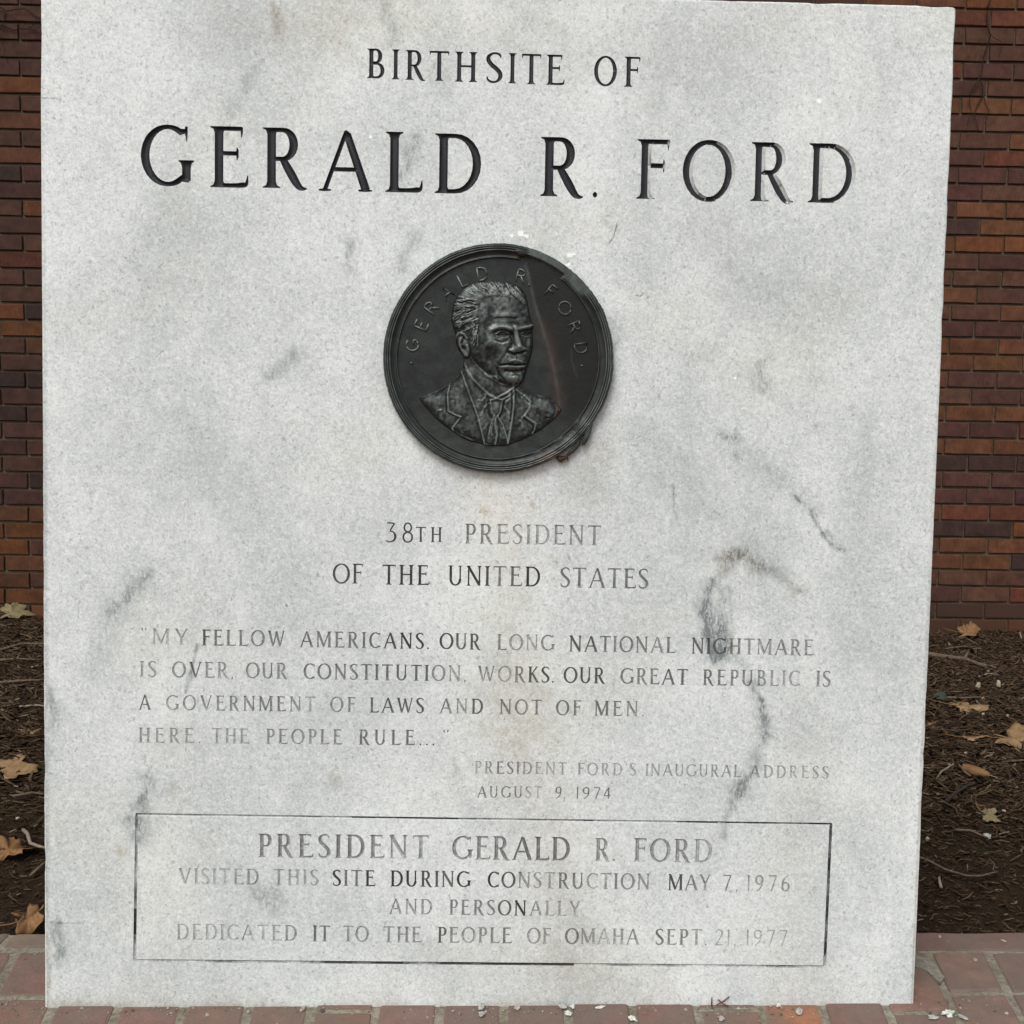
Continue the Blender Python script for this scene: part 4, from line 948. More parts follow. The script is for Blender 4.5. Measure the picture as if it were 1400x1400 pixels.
    head = [(478, 575), (466, 540), (456, 500), (460, 455), (470, 415), (486, 376), (510, 345), (545, 318), (590, 302), (650, 296), (720, 298), (780, 308), (822, 330), (846, 362), (858, 400), (864, 440), (872, 480), (884, 515), (892, 532), (884, 552), (886, 590), (888, 630), (884, 665), (876, 695), (868, 722), (856, 760), (848, 790), (836, 822), (818, 845), (796, 853), (764, 850), (722, 838), (680, 812), (640, 782), (600, 745), (565, 712), (548, 700), (520, 690), (496, 660), (482, 620)]
    sb, shd, sn = sdist(bust), sdist(head), sdist(neck)
    H += np.where(sb > 0, 1.6 + 3.0 * (1 - np.exp(-sb / 55)), 0)
    H += np.where(sn > 0, 1.2 * (1 - np.exp(-sn / 25)), 0)
    dome = 2.6 + 8.5 * (1 - np.exp(-np.clip(shd, 0, None) / 75))
    H = np.where(shd > 0, np.maximum(dome, 0), H)
    mask = (sb > -2) | (shd > -2)
    # head volumes
    blob(775, 450, 80, 70, 1.6); blob(600, 430, 110, 120, 0.8); blob(700, 640, 130, 190, 1.2)          # forehead, side of the skull
    blob(665, 470, 34, 60, -0.9, 10)                                     # temple
    ridge([(668, 556), (700, 541), (738, 540), (775, 552)], 1.5, 15, 0.25)   # brow ridges
    ridge([(808, 552), (838, 545), (868, 542), (890, 528)], 1.3, 12, 0.25)
    ridge([(672, 560), (705, 546), (742, 545), (768, 555)], 0.6, 5, 0.2)
    ridge([(815, 553), (850, 544), (890, 528)], 0.6, 5, 0.3)
    blob(728, 580, 44, 20, -2.6, 4); blob(852, 574, 28, 17, -2.3, -8)    # sockets
    blob(728, 582, 28, 12, 1.3, 3); blob(850, 577, 19, 10, 1.2, -6)      # eyeballs
    ridge([(694, 580), (712, 568), (738, 567), (762, 578)], 0.8, 4, 0.35)
    ridge([(698, 592), (722, 600), (748, 598), (764, 588)], 0.7, 4, 0.30)
    ridge([(828, 576), (845, 566), (868, 564), (880, 566)], 0.7, 4, 0.35)
    ridge([(832, 586), (850, 592), (872, 586)], 0.6, 4, 0.28)
    ridge([(700, 584), (728, 586), (758, 584)], -0.5, 3.5); ridge([(832, 580), (852, 579), (874, 575)], -0.5, 3.5)
    ridge([(690, 612), (722, 622), (752, 612)], -0.8, 6)                  # bags
    ridge([(695, 624), (725, 634), (755, 626)], 0.5, 6, 0.2)
    ridge([(795, 545), (800, 590), (808, 620), (818, 646)], 2.9, 13, 0.25) # nose
    blob(818, 652, 22, 15, 2.2, 0, 0.15); blob(780, 662, 17, 13, 1.7); blob(842, 657, 11, 10, 1.1)
    ridge([(762, 675), (790, 684), (822, 678), (845, 668)], -1.8, 6)
    ridge([(804, 560), (812, 600), (824, 640)], 0.7, 4, 0.5)
    ridge([(775, 585), (782, 625), (770, 650)], -1.1, 8)
    ridge([(760, 650), (745, 680), (722, 712), (708, 742)], -0.45, 8)      # fold beside the mouth
    ridge([(748, 645), (730, 678), (708, 708), (694, 738)], 0.3, 12)
    blob(672, 622, 50, 30, 1.7, 20, 0.35)                                 # cheekbone
    blob(655, 690, 52, 48, -1.3)                                          # cheek hollow
    blob(866, 625, 12, 28, 0.8, 0, 0.3)
    blob(790, 715, 46, 16, 1.2)                                           # upper lip
    ridge([(718, 742), (752, 738), (800, 741), (848, 737)], -1.9, 4.5)
    ridge([(722, 752), (760, 750), (800, 752), (840, 747)], 1.3, 7, 0.55)
    ridge([(770, 722), (800, 716), (830, 724)], 0.8, 5, 0.3); ridge([(803, 690), (804, 715)], -0.5, 4)
    ridge([(745, 772), (790, 776), (832, 768)], -1.4, 7)
    blob(795, 812, 42, 24, 2.3, 0, 0.1); blob(735, 800, 26, 18, 0.9, 0, 0.35)
    ridge([(700, 758), (708, 790), (735, 812)], -0.8, 7); ridge([(640, 790), (655, 800), (690, 805), (705, 822)], 1.0, 8, 0.5)
    ridge([(780, 800), (795, 790), (815, 800), (812, 822)], -0.6, 5)
    ridge([(560, 705), (600, 750), (650, 795), (715, 838), (770, 852), (815, 848)], 0.7, 6, 0.25)   # jaw line
    ridge([(640, 520), (632, 570), (640, 620)], -0.5, 10); blob(735, 480, 60, 14, 0.8, 0, 0.35); blob(735, 515, 40, 10, 0.7, 0, 0.3); ridge([(690, 498), (740, 494), (800, 498)], -0.5, 5)
    ridge([(780, 540), (788, 562)], -0.7, 4); blob(830, 500, 24, 16, 0.6, 0, 0.3)
    for k in range(46):                                                   # chiselled skin
        a, b = rn.uniform(610, 870), rn.uniform(350, 840)
        blob(a, b, rn.uniform(7, 16), rn.uniform(5, 11), rn.uniform(-0.42, 0.42), rn.uniform(0, 180), max(0, rn.normal() * 0.14) or None)
    # ear
    ear = [(474, 590), (484, 570), (505, 562), (530, 575), (545, 600), (552, 640), (556, 680), (545, 708), (528, 706), (505, 680), (484, 650), (474, 620)]
    se = sdist(ear); H += np.where(se > 0, 1.3 * (1 - np.exp(-se / 6)), 0)
    ridge([(490, 655), (478, 620), (480, 590), (498, 570), (525, 578), (542, 600)], 1.2, 5, 0.6)
    ridge([(505, 605), (500, 635), (515, 665)], 0.7, 5, 0.3); ridge([(522, 600), (512, 625)], -1.4, 6); blob(522, 650, 10, 14, -1.6, -20); blob(538, 690, 10, 14, 0.9, -10, 0.4)
    ridge([(505, 590), (520, 590), (530, 610)], -0.8, 4); ridge([(540, 640), (548, 665)], 0.8, 5, 0.3)
    ridge([(468, 600), (474, 650), (500, 692), (520, 712)], -1.0, 5)
    # hair: combed back strands
    hairm = [(462, 550), (456, 500), (462, 430), (486, 376), (520, 335), (570, 308), (650, 295), (760, 300), (825, 330), (850, 370), (860, 420), (842, 428), (800, 400), (740, 385), (680, 380), (630, 395), (600, 430), (600, 480), (604, 530), (598, 580), (590, 640), (575, 600), (562, 575), (545, 560), (520, 552), (490, 550)]
    sh = sdist(hairm); H += np.where(sh > 0, 0.9 * (1 - np.exp(-sh / 10)), 0)
    def strand(x0, y0, ang, L, bend, amp, w, wr):
        p = []; a = ang
        for i in range(6):
            p.append((x0, y0)); x0 += L / 5 * math.cos(math.radians(a)); y0 += L / 5 * math.sin(math.radians(a)); a += bend / 5
        ridge(p, amp, w, wr)
    for k in range(70):      # top: from the hairline up and back
        x = rn.uniform(560, 850); y = np.interp(x, [560, 700, 850], [350, 345, 400]) + rn.uniform(-38, 26)
        a = rn.uniform(205, 235) if x < 690 else rn.uniform(222, 252)
        strand(x, y, a, rn.uniform(28, 60), rn.uniform(-18, 18), rn.choice([-0.45, 0.45, 0.35]), rn.uniform(2.4, 4.0), 0.22 if rn.random() < 0.7 else None)
    for k in range(64):      # side: swept back over the ear
        x = rn.uniform(505, 602); y = rn.uniform(390, 548)
        a = rn.uniform(148, 176) if y > 440 else rn.uniform(170, 205)
        if y > 520 and x < 560: continue
        strand(x, y, a, rn.uniform(35, 80), rn.uniform(-30, 35), rn.choice([-0.6, 0.6, 0.45]), rn.uniform(2.6, 4.4), 0.26 if rn.random() < 0.7 else None)
    for k in range(14): strand(rn.uniform(570, 600), rn.uniform(500, 600), rn.uniform(80, 115), rn.uniform(30, 60), 15, 0.7, 3, 0.25)
    # collar, tie, shirt, lapels
    ridge([(522, 720), (535, 765), (570, 815), (610, 858), (650, 895), (690, 915)], 1.6, 8, 0.45)
    ridge([(510, 770), (530, 830), (552, 890), (575, 950), (596, 1010), (614, 1080), (632, 1160)], 1.3, 5, 0.45)
    step([(520, 700), (540, 790), (600, 1000), (635, 1165)], 1.0, 4, 60)
    ridge([(530, 755), (560, 810), (600, 855), (645, 893), (655, 935)], -0.8, 5)
    ridge([(785, 860), (790, 900), (786, 960), (778, 1040), (765, 1110), (757, 1168)], 1.3, 5, 0.45)
    ridge([(775, 880), (778, 960), (768, 1040)], -0.9, 4)
    step([(757, 1168), (778, 1040), (790, 860)], 0.9, 4, 60)
    ridge([(790, 858), (755, 885), (715, 905), (700, 915)], 1.1, 6, 0.4)
    ridge([(700, 915), (725, 925), (760, 905), (785, 880)], 0.8, 5, 0.3)
    blob(694, 965, 26, 34, 2.2, 0, 0.12); ridge([(664, 928), (672, 990), (684, 1010)], 0.8, 4, 0.4); ridge([(728, 925), (716, 990), (700, 1012)], 0.8, 4, 0.4); ridge([(664, 926), (695, 920), (728, 926)], 0.8, 5, 0.4)
    ridge([(650, 935), (657, 1000), (668, 1020)], -1.1, 5); ridge([(737, 935), (724, 1000), (712, 1018)], -1.1, 5)
    ridge([(684, 1012), (664, 1060), (655, 1110)], 0.9, 4, 0.3); ridge([(702, 1012), (730, 1060), (752, 1130), (756, 1165)], 0.9, 4, 0.35)
    ridge([(690, 1020), (688, 1060), (700, 1110), (690, 1165)], 0.9, 6, 0.4); ridge([(700, 1030), (712, 1080), (700, 1160)], -0.8, 5); ridge([(676, 1050), (668, 1090), (672, 1110)], 0.9, 5, 0.35)
    ridge([(655, 1060), (648, 1100), (640, 1155)], -0.7, 5); ridge([(632, 1160), (660, 1168)], 0.9, 4, 0.5)
    ridge([(640, 900), (620, 930), (600, 925)], 0.6, 5, 0.25); ridge([(648, 945), (625, 975), (615, 1010)], 0.6, 5, 0.25); ridge([(740, 940), (765, 920)], 0.6, 5, 0.25); ridge([(735, 960), (760, 990), (765, 1030)], 0.5, 5, 0.25)
    ridge([(448, 850), (436, 900), (440, 945), (440, 985), (470, 1000), (508, 1015)], 1.3, 4.5, 0.55); ridge([(430, 900), (432, 985), (470, 1010)], -0.9, 5)
    ridge([(508, 1015), (485, 1045), (460, 1075), (475, 1098), (520, 1120), (570, 1140)], 0.9, 4.5, 0.45); ridge([(462, 1080), (470, 1105)], 1.0, 5, 0.3)
    ridge([(800, 870), (850, 905), (875, 935), (870, 970), (850, 1000), (832, 1020)], 0.8, 6, 0.25); ridge([(845, 1010), (880, 1035), (905, 1050), (898, 1080), (884, 1112)], 1.4, 4.5, 0.6); ridge([(838, 1020), (872, 1046), (892, 1062), (886, 1090)], -1.0, 4)
    ridge([(985, 905), (1008, 940), (1018, 975), (1006, 1015)], 0.8, 5, 0.4); ridge([(1002, 930), (1036, 970), (1020, 1008)], 0.6, 4, 0.4)
    ridge([(290, 914), (400, 866), (470, 818), (508, 778)], 0.9, 9, 0.45); ridge([(840, 872), (920, 899), (985, 912)], 0.9, 9, 0.5); blob(360, 920, 60, 40, 0.8, -20, 0.22); blob(930, 950, 70, 40, 0.8, 15, 0.22)
    for k in range(60):      # loose modelling of the cloth
        a, b = rn.uniform(330, 1000), rn.uniform(890, 1130); L = rn.uniform(20, 70); t = rn.uniform(0, 6.3)
        ridge([(a, b), (a + L * math.cos(t) * 0.6, b + L * math.sin(t))], rn.uniform(-0.4, 0.45), rn.uniform(4, 9), max(0.0, rn.normal() * 0.10) or None)
    blob(965, 1020, 6, 4, -1.6); blob(402, 978, 7, 5, 1.0, 0, 0.3); blob(300, 925, 6, 4, 0.8)
    H += noise2(H.shape, 60) * 0.12 + noise2(H.shape, 24) * 0.16
    H = np.where(mask, H, 0)
    H = np.where(shd > 0, H * 1.08, H * 0.86)
    fy_ = np.fft.fftfreq(H.shape[0])[:, None]; fx_ = np.fft.rfftfreq(H.shape[1])[None, :]
    gauss = lambda A, s: np.fft.irfft2(np.fft.rfft2(A) * np.exp(-2 * (np.pi * s) ** 2 * (fy_ ** 2 + fx_ ** 2)), s=A.shape)
    Hm = np.where(mask, H, H[mask].mean() * 0.8)
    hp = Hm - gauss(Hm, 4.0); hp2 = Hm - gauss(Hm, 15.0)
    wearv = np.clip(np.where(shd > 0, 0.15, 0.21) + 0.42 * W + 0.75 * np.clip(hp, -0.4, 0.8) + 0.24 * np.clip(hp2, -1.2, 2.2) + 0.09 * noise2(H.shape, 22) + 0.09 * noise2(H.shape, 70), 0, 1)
    wearv = np.where(inside([(600, 640), (700, 640), (760, 700), (700, 780), (640, 770), (590, 720)]), wearv * 0.75, wearv)
    edge = np.where(mask, np.minimum(np.maximum(sb, shd), 6) / 6, 0)
    base_r = np.hypot(U - 704, V - 705); hb = 6.0 + 0.9 * (base_r / 540) ** 3
    Z = np.where(mask, hb + H * np.clip(edge * 1.6, 0.0, 1) - 0.3, hb - 0.6)
    ny, nx = U.shape; ids = np.arange(ny * nx).reshape(ny, nx)
    cell = mask[:-1, :-1] | mask[1:, :-1] | mask[:-1, 1:] | mask[1:, 1:]
    Q = np.stack([ids[:-1, :-1][cell], ids[:-1, 1:][cell], ids[1:, 1:][cell], ids[1:, :-1][cell]], -1)
    used, inv = np.unique(Q, return_inverse=True); Q = inv.reshape(Q.shape)[:, ::-1]
    L = loc(U.ravel()[used], V.ravel()[used], Z.ravel()[used])
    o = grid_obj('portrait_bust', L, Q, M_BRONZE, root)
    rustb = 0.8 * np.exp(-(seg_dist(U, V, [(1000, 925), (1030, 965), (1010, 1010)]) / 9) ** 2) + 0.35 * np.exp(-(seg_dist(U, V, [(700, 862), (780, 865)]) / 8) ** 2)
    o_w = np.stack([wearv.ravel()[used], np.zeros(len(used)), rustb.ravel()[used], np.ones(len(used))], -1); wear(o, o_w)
    o['label'] = 'bust of a man in jacket and tie turned to the right, in low relief'
    return root
build_medallion()

# ------------------------------------------------------------------ brick wall behind
BS, CS, Z0, JS = 0.20266475, 0.06813664, 0.0555787, 1.95560705
def chip_box(w, d, h, bev, wob, seed, rough=0.0):
    """brick: centre of the front (y=0) face at x 0..w, z 0..h, body runs to y=d; softened, slightly uneven arrises"""
    r = random.Random(seed); j = lambda a: a + r.uniform(-wob, wob)
    V = []
    def ring(e, y): return [(e, y, e), (w * 0.33, y, e), (w * 0.66, y, e), (w - e, y, e), (w - e, y, h * 0.5), (w - e, y, h - e), (w * 0.66, y, h - e), (w * 0.33, y, h - e), (e, y, h - e), (e, y, h * 0.5)]
    for e, y in ((bev, 0.0), (0.0, bev), (0.0, d)):
        for x, yy, z in ring(e, y): V.append((j(x), yy + (r.uniform(-rough, rough) if y < d else 0), j(z)))
    n = 10; F = [tuple(range(n))]
    for i in range(2):
        for k in range(n): F.append((i * n + k, (i + 1) * n + k, (i + 1) * n + (k + 1) % n, i * n + (k + 1) % n))
    return V, F

def build_wall():
    root = empty('brick_wall', (0, 2.6820140, 0.0042), (0, 0, -0.0064)); tag(root, 'dark brown and orange brick wall standing behind the marble slab and the mulch bed', 'wall')
    BW, BH = BS - 0.0098, CS - 0.0098
    # raked mortar plane and wall core
    w0, w1, zt = -3.05, 3.05, Z0 + 45 * CS
    V = [(w0, 0.0105, -0.3), (w1, 0.0105, -0.3), (w1, 0.0105, zt), (w0, 0.0105, zt), (w0, 0.24, -0.3), (w1, 0.24, -0.3), (w1, 0.24, zt), (w0, 0.24, zt)]
    obj('mortar_bed', V, [(0, 1, 2, 3), (5, 4, 7, 6), (4, 0, 3, 7), (1, 5, 6, 2), (3, 2, 6, 7), (4, 5, 1, 0)], M_WMORTAR, root)
    protos = []
    for s in range(8):
        v, f = chip_box(BW, 0.06, BH, 0.0022, 0.0011, s, 0.0007)
        me = bpy.data.meshes.new('brick'); me.from_pydata(v, [], f); me.materials.append(M_BRICK); me.update(); protos.append(me)
    D = (0.052, 0.028, 0.022); P = (0.082, 0.035, 0.027); G = (0.098, 0.045, 0.029); B = (0.130, 0.052, 0.026); Rd = (0.118, 0.038, 0.022); O = (0.150, 0.054, 0.020); Ob = (0.118, 0.049, 0.022); Pu = (0.066, 0.028, 0.030)
    right = {-1: 'BOB', 0: 'RRR', 1: 'GGG', 2: 'GGG', 3: 'RPP', 4: 'PGP', 5: 'bBB', 6: 'PGG', 7: 'GGB', 8: 'PRR', 9: 'PPP', 10: 'PGO', 11: 'PBB', 12: 'DbP', 13: 'bOO', 14: 'GPB', 15: 'GGG', 16: 'BGP', 17: 'GGB', 18: 'PPB', 19: 'ObB', 20: 'BbO', 21: 'RPP', 22: 'GPP', 23: 'bbb', 24: 'PPR', 25: 'bbb', 26: 'DDD', 27: 'PPP', 28: 'PPU', 29: 'bRR', 30: 'DDO', 31: 'GBB', 32: 'BbD', 33: 'PGG', 34: 'PGR', 35: 'GBB', 36: 'PGP', 37: 'ORG', 38: 'OBG'}
    left = {3: 'GG', 4: 'PP', 5: 'OR', 6: 'GG', 7: 'BB', 8: 'GG', 9: 'BB', 10: 'DP', 11: 'PP', 12: 'GO', 13: 'PP', 14: 'PG', 15: 'RR', 16: 'GP', 17: 'GG', 18: 'OD', 19: 'OB', 20: 'Gb', 21: 'PP', 22: 'DD', 23: 'PP', 24: 'DP', 25: 'PP', 26: 'PG', 27: 'GG', 28: 'PD', 29: 'PP', 30: 'bb', 31: 'OO', 32: 'OG', 33: 'BB', 34: 'bG', 35: 'OB', 36: 'bb'}
    key = dict(D=D, P=P, G=G, B=B, R=Rd, O=O, b=Ob, U=Pu)
    mass = []; cnt = 0
    for k in range(-8, 39):
        top = Z0 + (36 - k) * CS - 0.0098; zb = top - BH
        off = 0.0 if k % 2 == 0 else -0.5
        m0 = JS + off * BS
        for m in range(-25, 7):
            x = m0 + m * BS
            if x < w0 + 0.03 or x + BW > w1 - 0.02: continue
            vis_r = 1.62 < x + BW and x < 2.22; vis_l = x < -1.50 and x + BW > -2.14
            if (vis_r or vis_l) and -2 <= k <= 38 and cnt < 298:
                r_ = random.Random(k * 100 + m)
                if vis_r: s = right.get(k, 'GBP'); i = max(0, min(2, int((x + BW / 2 - 1.72) / BS))); c = key[s[i]]
                else: s = left.get(k, 'GP'); i = 0 if x + BW / 2 < -1.88 else 1; c = key[s[i]]
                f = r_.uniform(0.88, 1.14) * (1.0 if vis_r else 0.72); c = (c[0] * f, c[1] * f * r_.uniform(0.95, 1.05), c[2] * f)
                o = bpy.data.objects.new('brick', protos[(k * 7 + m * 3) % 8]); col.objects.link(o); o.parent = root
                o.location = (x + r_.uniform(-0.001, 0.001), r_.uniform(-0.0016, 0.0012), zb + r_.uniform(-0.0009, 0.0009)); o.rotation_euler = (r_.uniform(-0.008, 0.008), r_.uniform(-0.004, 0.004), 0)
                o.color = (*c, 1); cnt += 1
            else: mass.append((x, zb, (k * 7 + m * 3) % 8))
    V = []; F = []
    for x, z, s in mass:
        v, f = chip_box(BW, 0.06, BH, 0.0022, 0.0009, s, 0.0006); b = len(V)
        V += [(a + x, y, c + z) for a, y, c in v]; F += [tuple(b + i for i in q) for q in f]
    o = obj('far_bricks', V, F, M_BRICKM, root); o['kind'] = 'stuff'
build_wall()

# dried climber stems clinging to the wall
M_VINE = mat_plain('dry_vine', (0.012, 0.008, 0.006), (0.035, 0.022, 0.015), 150)
def vine(x, z, paths, label, name='dried_vine'):
    root = empty(name, (x, 2.676 - 0.0064 * x, z)); tag(root, label, 'vine')
    for pts, r in paths:
        if len(pts) > 2: pts = [q for a, b in zip(pts[:-1], pts[1:]) for q in (a, (0.5 * (a[0] + b[0]) + random.uniform(-0.008, 0.008), 0.5 * (a[1] + b[1]) + random.uniform(-0.008, 0.008)))] + [pts[-1]]
        V, F = tube([(a, -0.004 + random.uniform(-0.006, 0.004), c) for a, c in pts], [r * 0.72 * (1 - 0.6 * i / (len(pts) - 1)) for i in range(len(pts))], 5)
        obj('stem', V, F, M_VINE, root, True)
vine(1.93, 2.52, [([(0.01, 0.03), (0.0, -0.05), (0.015, -0.12), (-0.005, -0.20), (-0.02, -0.28), (0.0, -0.35), (-0.03, -0.42), (-0.01, -0.50)], 0.0045),
                  ([(-0.02, -0.28), (-0.05, -0.34), (-0.04, -0.42), (-0.06, -0.47)], 0.003), ([(0.0, -0.35), (0.03, -0.41), (0.01, -0.46)], 0.0028), ([(0.01, -0.1), (0.06, -0.14), (0.05, -0.2)], 0.002), ([(-0.01, -0.2), (-0.045, -0.23)], 0.002)],
     'dark dried climber stem hanging down the brick wall at the upper right')
vine(-1.87, 2.36, [([(-0.13, 0.07), (-0.07, 0.05), (0.0, 0.06), (0.05, 0.03), (0.09, 0.05)], 0.004), ([(-0.12, 0.0), (-0.05, -0.02), (0.02, -0.015), (0.07, -0.03)], 0.004), ([(-0.08, 0.05), (-0.1, -0.03), (-0.08, -0.10), (-0.07, -0.15)], 0.003), ([(0.05, 0.03), (0.02, -0.01), (0.0, -0.02)], 0.0025), ([(-0.05, 0.03), (0.0, 0.02), (0.04, 0.0)], 0.0022), ([(0.07, -0.03), (0.06, -0.09), (0.08, -0.12)], 0.002)],
     'tangle of dark dried climber stems on the brick wall at the upper left')

# ------------------------------------------------------------------ paving
TILT = 0.009
def pz(x): return TILT * x
def paved_sheet(name, x0, x1, y0, y1, dz, m, kind, parent=None):
    o = obj(name, [(x0, y0, pz(x0) + dz), (x1, y0, pz(x1) + dz), (x1, y1, pz(x1) + dz), (x0, y1, pz(x0) + dz), (x0, y0, pz(x0) + dz - 0.12), (x1, y0, pz(x1) + dz - 0.12), (x1, y1, pz(x1) + dz - 0.12), (x0, y1, pz(x0) + dz - 0.12)],
            [(0, 1, 2, 3), (4, 7, 6, 5), (0, 4, 5, 1), (2, 6, 7, 3), (1, 5, 6, 2), (0, 3, 7, 4)], m, parent)
    if kind: o['kind'] = kind
    return o
pave = paved_sheet('brick_pavement', -2.2, 2.2, -0.62, 0.189, -0.0018, M_PMORTAR, 'structure')
tag(pave, 'red clay brick paving with pale mortar joints at the foot of the marble slab')
def mat_plaza():
    N = NT('plaza_paving'); b = N.n('ShaderNodeTexBrick'); N.l(N.coord(), b.inputs['Vector'])
    b.inputs['Color1'].default_value = (0.22, 0.12, 0.095, 1); b.inputs['Color2'].default_value = (0.17, 0.095, 0.08, 1); b.inputs['Mortar'].default_value = (0.27, 0.24, 0.19, 1)
    b.inputs['Scale'].default_value = 1.0; b.inputs['Mortar Size'].default_value = 0.005; b.inputs['Brick Width'].default_value = 0.195; b.inputs['Row Height'].default_value = 0.09
    n = N.noise(30, 5, 0.6); return N.fin(N.mix(N.ss(n, 0.35, 0.7, 0, 0.4), b.outputs[0], (0.6, 0.58, 0.55), 'MULTIPLY'), 0.85, 0, N.bump(n, 0.001, 0.5), 0.25)
ground = obj('ground', [(-250, -250, -0.24), (250, -250, -0.24), (250, 250, -0.24), (-250, 250, -0.24)], [(0, 1, 2, 3)], mat_plain('lawn_earth', (0.030, 0.045, 0.018), (0.060, 0.070, 0.030), 3)); tag(ground, 'flat grassy ground around the monument plaza', kind='structure')
plaza = paved_sheet('plaza', -14, 14, -16, -0.62, -0.0005, mat_plaza(), 'structure'); tag(plaza, 'red brick plaza in front of the monument')

def paver(poly, c, h=0.0, seed=0):
    """poly: four corners (x,y) counter-clockwise; top face with softened, chipped arris"""
    r = random.Random(seed); cx = sum(p[0] for p in poly) / 4; cy = sum(p[1] for p in poly) / 4
    base = []
    for i in range(4):
        a = poly[i]; b = poly[(i + 1) % 4]
        for t in (0.0, 0.22, 0.5, 0.78):
            base.append((a[0] + (b[0] - a[0]) * t, a[1] + (b[1] - a[1]) * t))
    n = len(base); V = []; F = []
    def ring(inset, z, w):
        for i, (x, y) in enumerate(base):
            d = math.hypot(x - cx, y - cy); corner = (i % 4 == 0)
            k = inset * (1.5 if corner else 1.0) / d
            V.append((x + (cx - x) * k + r.uniform(-w, w) - 0, y + (cy - y) * k + r.uniform(-w, w), z + pz(x)))
    ring(0.0, -0.05, 0.0); ring(0.0, h - 0.0035, 0.0008); ring(0.0016, h - 0.0010, 0.0009); ring(0.0045, h, 0.0005)
    for q in range(3):
        for k in range(n): F.append((q * n + k, q * n + (k + 1) % n, (q + 1) * n + (k + 1) % n, (q + 1) * n + k))
    F.append(tuple(3 * n + k for k in range(n)))
    # keep object origin at the paver so its texture coordinates are its own
    V = [(x - cx, y - cy, z - pz(cx)) for x, y, z in V]
    o = obj('paver', V, F, M_PAVER, pave); o.location = (cx, cy, pz(cx)); o.color = (*c, 1)
    return o
J = [-1.00, -0.915, -0.83, -0.745, -0.66, -0.574, -0.488, -0.400, -0.314, -0.2296, -0.1453, -0.0602, 0.0239, 0.1120, 0.1963, 0.2842, 0.3685, 0.4542, 0.5392, 0.6290, 0.716, 0.80, 0.885, 0.97]
J = [round(-1.0 - 0.0865 * k, 4) for k in range(11, 0, -1)] + J + [round(0.97 + 0.0865 * k, 4) for k in range(1, 12)]
pal = [(0.215, 0.120, 0.097), (0.200, 0.112, 0.094), (0.230, 0.126, 0.097), (0.190, 0.113, 0.097), (0.210, 0.130, 0.105)]
for i in range(len(J) - 1):
    a, b = J[i], J[i + 1]; mid = (a + b) / 2
    if mid < -0.574: rows = [-0.58, -0.37, -0.165, 0.0235, 0.142]
    elif mid > 0.629: rows = [-0.55, -0.36, -0.165, 0.026, 0.136]
    elif i - 11 in (8, 9, 15, 18): rows = [-0.59, -0.40, -0.205, -0.0105 if i - 11 != 18 else -0.0185, 0.136]
    else: rows = [-0.50, -0.30, -0.10, 0.09]
    if i - 11 == 8: rows[3] = 0.02
    for q in range(len(rows) - 1):
        y0, y1 = rows[q] + 0.004, rows[q + 1] - 0.004; jx = 0.0050
        X = lambda j, y: j + 0.33 * j * (y + 0.025)
        r = random.Random(i * 31 + q); c = pal[r.randrange(5)]; f = r.uniform(0.88, 1.12); c = tuple(v * f for v in c)
        if i - 11 == 16 and q == 3 - 1: c = (0.34, 0.145, 0.080)
        if i - 11 == 15 and q == 3: c = (0.21, 0.12, 0.10)
        jit = lambda: r.uniform(-0.0018, 0.0018)
        paver([(X(a, y0) + jx + jit(), y0 + jit()), (X(b, y0) - jx + jit(), y0 + jit()), (X(b, y1) - jx + jit(), y1 + jit()), (X(a, y1) + jx + jit(), y1 + jit())], c, r.uniform(-0.0012, 0.0012), i * 7 + q)
ex = [-2.10, -1.905, -1.71, -1.515, -1.32, -1.12, -0.922, -0.726, -0.53, -0.335, -0.14, 0.055, 0.25, 0.445, 0.640, 0.865, 1.06, 1.255, 1.45, 1.645, 1.84, 2.035]
for i in range(len(ex) - 1):
    r = random.Random(900 + i); yi = lambda x: 0.1455 - 0.0107 * x
    c = (0.185, 0.105, 0.092) if ex[i] > 0.5 else (0.20, 0.145, 0.105); f = r.uniform(0.92, 1.08)
    paver([(ex[i] + 0.004, yi(ex[i])), (ex[i + 1] - 0.004, yi(ex[i + 1])), (ex[i + 1] - 0.004, 0.1885), (ex[i] + 0.004, 0.1885)], tuple(v * f for v in c), 0.0005, 900 + i)
# wide smear of mortar against the slab's right side
sm = [(0.597, 0.150), (0.630, 0.134), (0.655, 0.100), (0.653, 0.060), (0.640, 0.045), (0.636, 0.075), (0.612, 0.105), (0.594, 0.13)]
V = [(x, y, pz(x) + 0.0035) for x, y in sm] + [(0.618, 0.118, pz(0.615) + 0.0048), (0.645, 0.080, pz(0.64) + 0.0042)] + [(x, y, pz(x) - 0.01) for x, y in sm]
F = [(0, 1, 8), (1, 9, 8), (1, 2, 9), (2, 3, 9), (3, 4, 9), (4, 5, 9), (5, 6, 8), (5, 8, 9), (6, 7, 8), (7, 0, 8)] + [(i, 10 + i, 10 + (i + 1) % 8, (i + 1) % 8) for i in range(8)]
obj('mortar_smear', V, F, mat_mortar('grey_mortar', (0.17, 0.155, 0.13), (0.29, 0.265, 0.22)), pave)

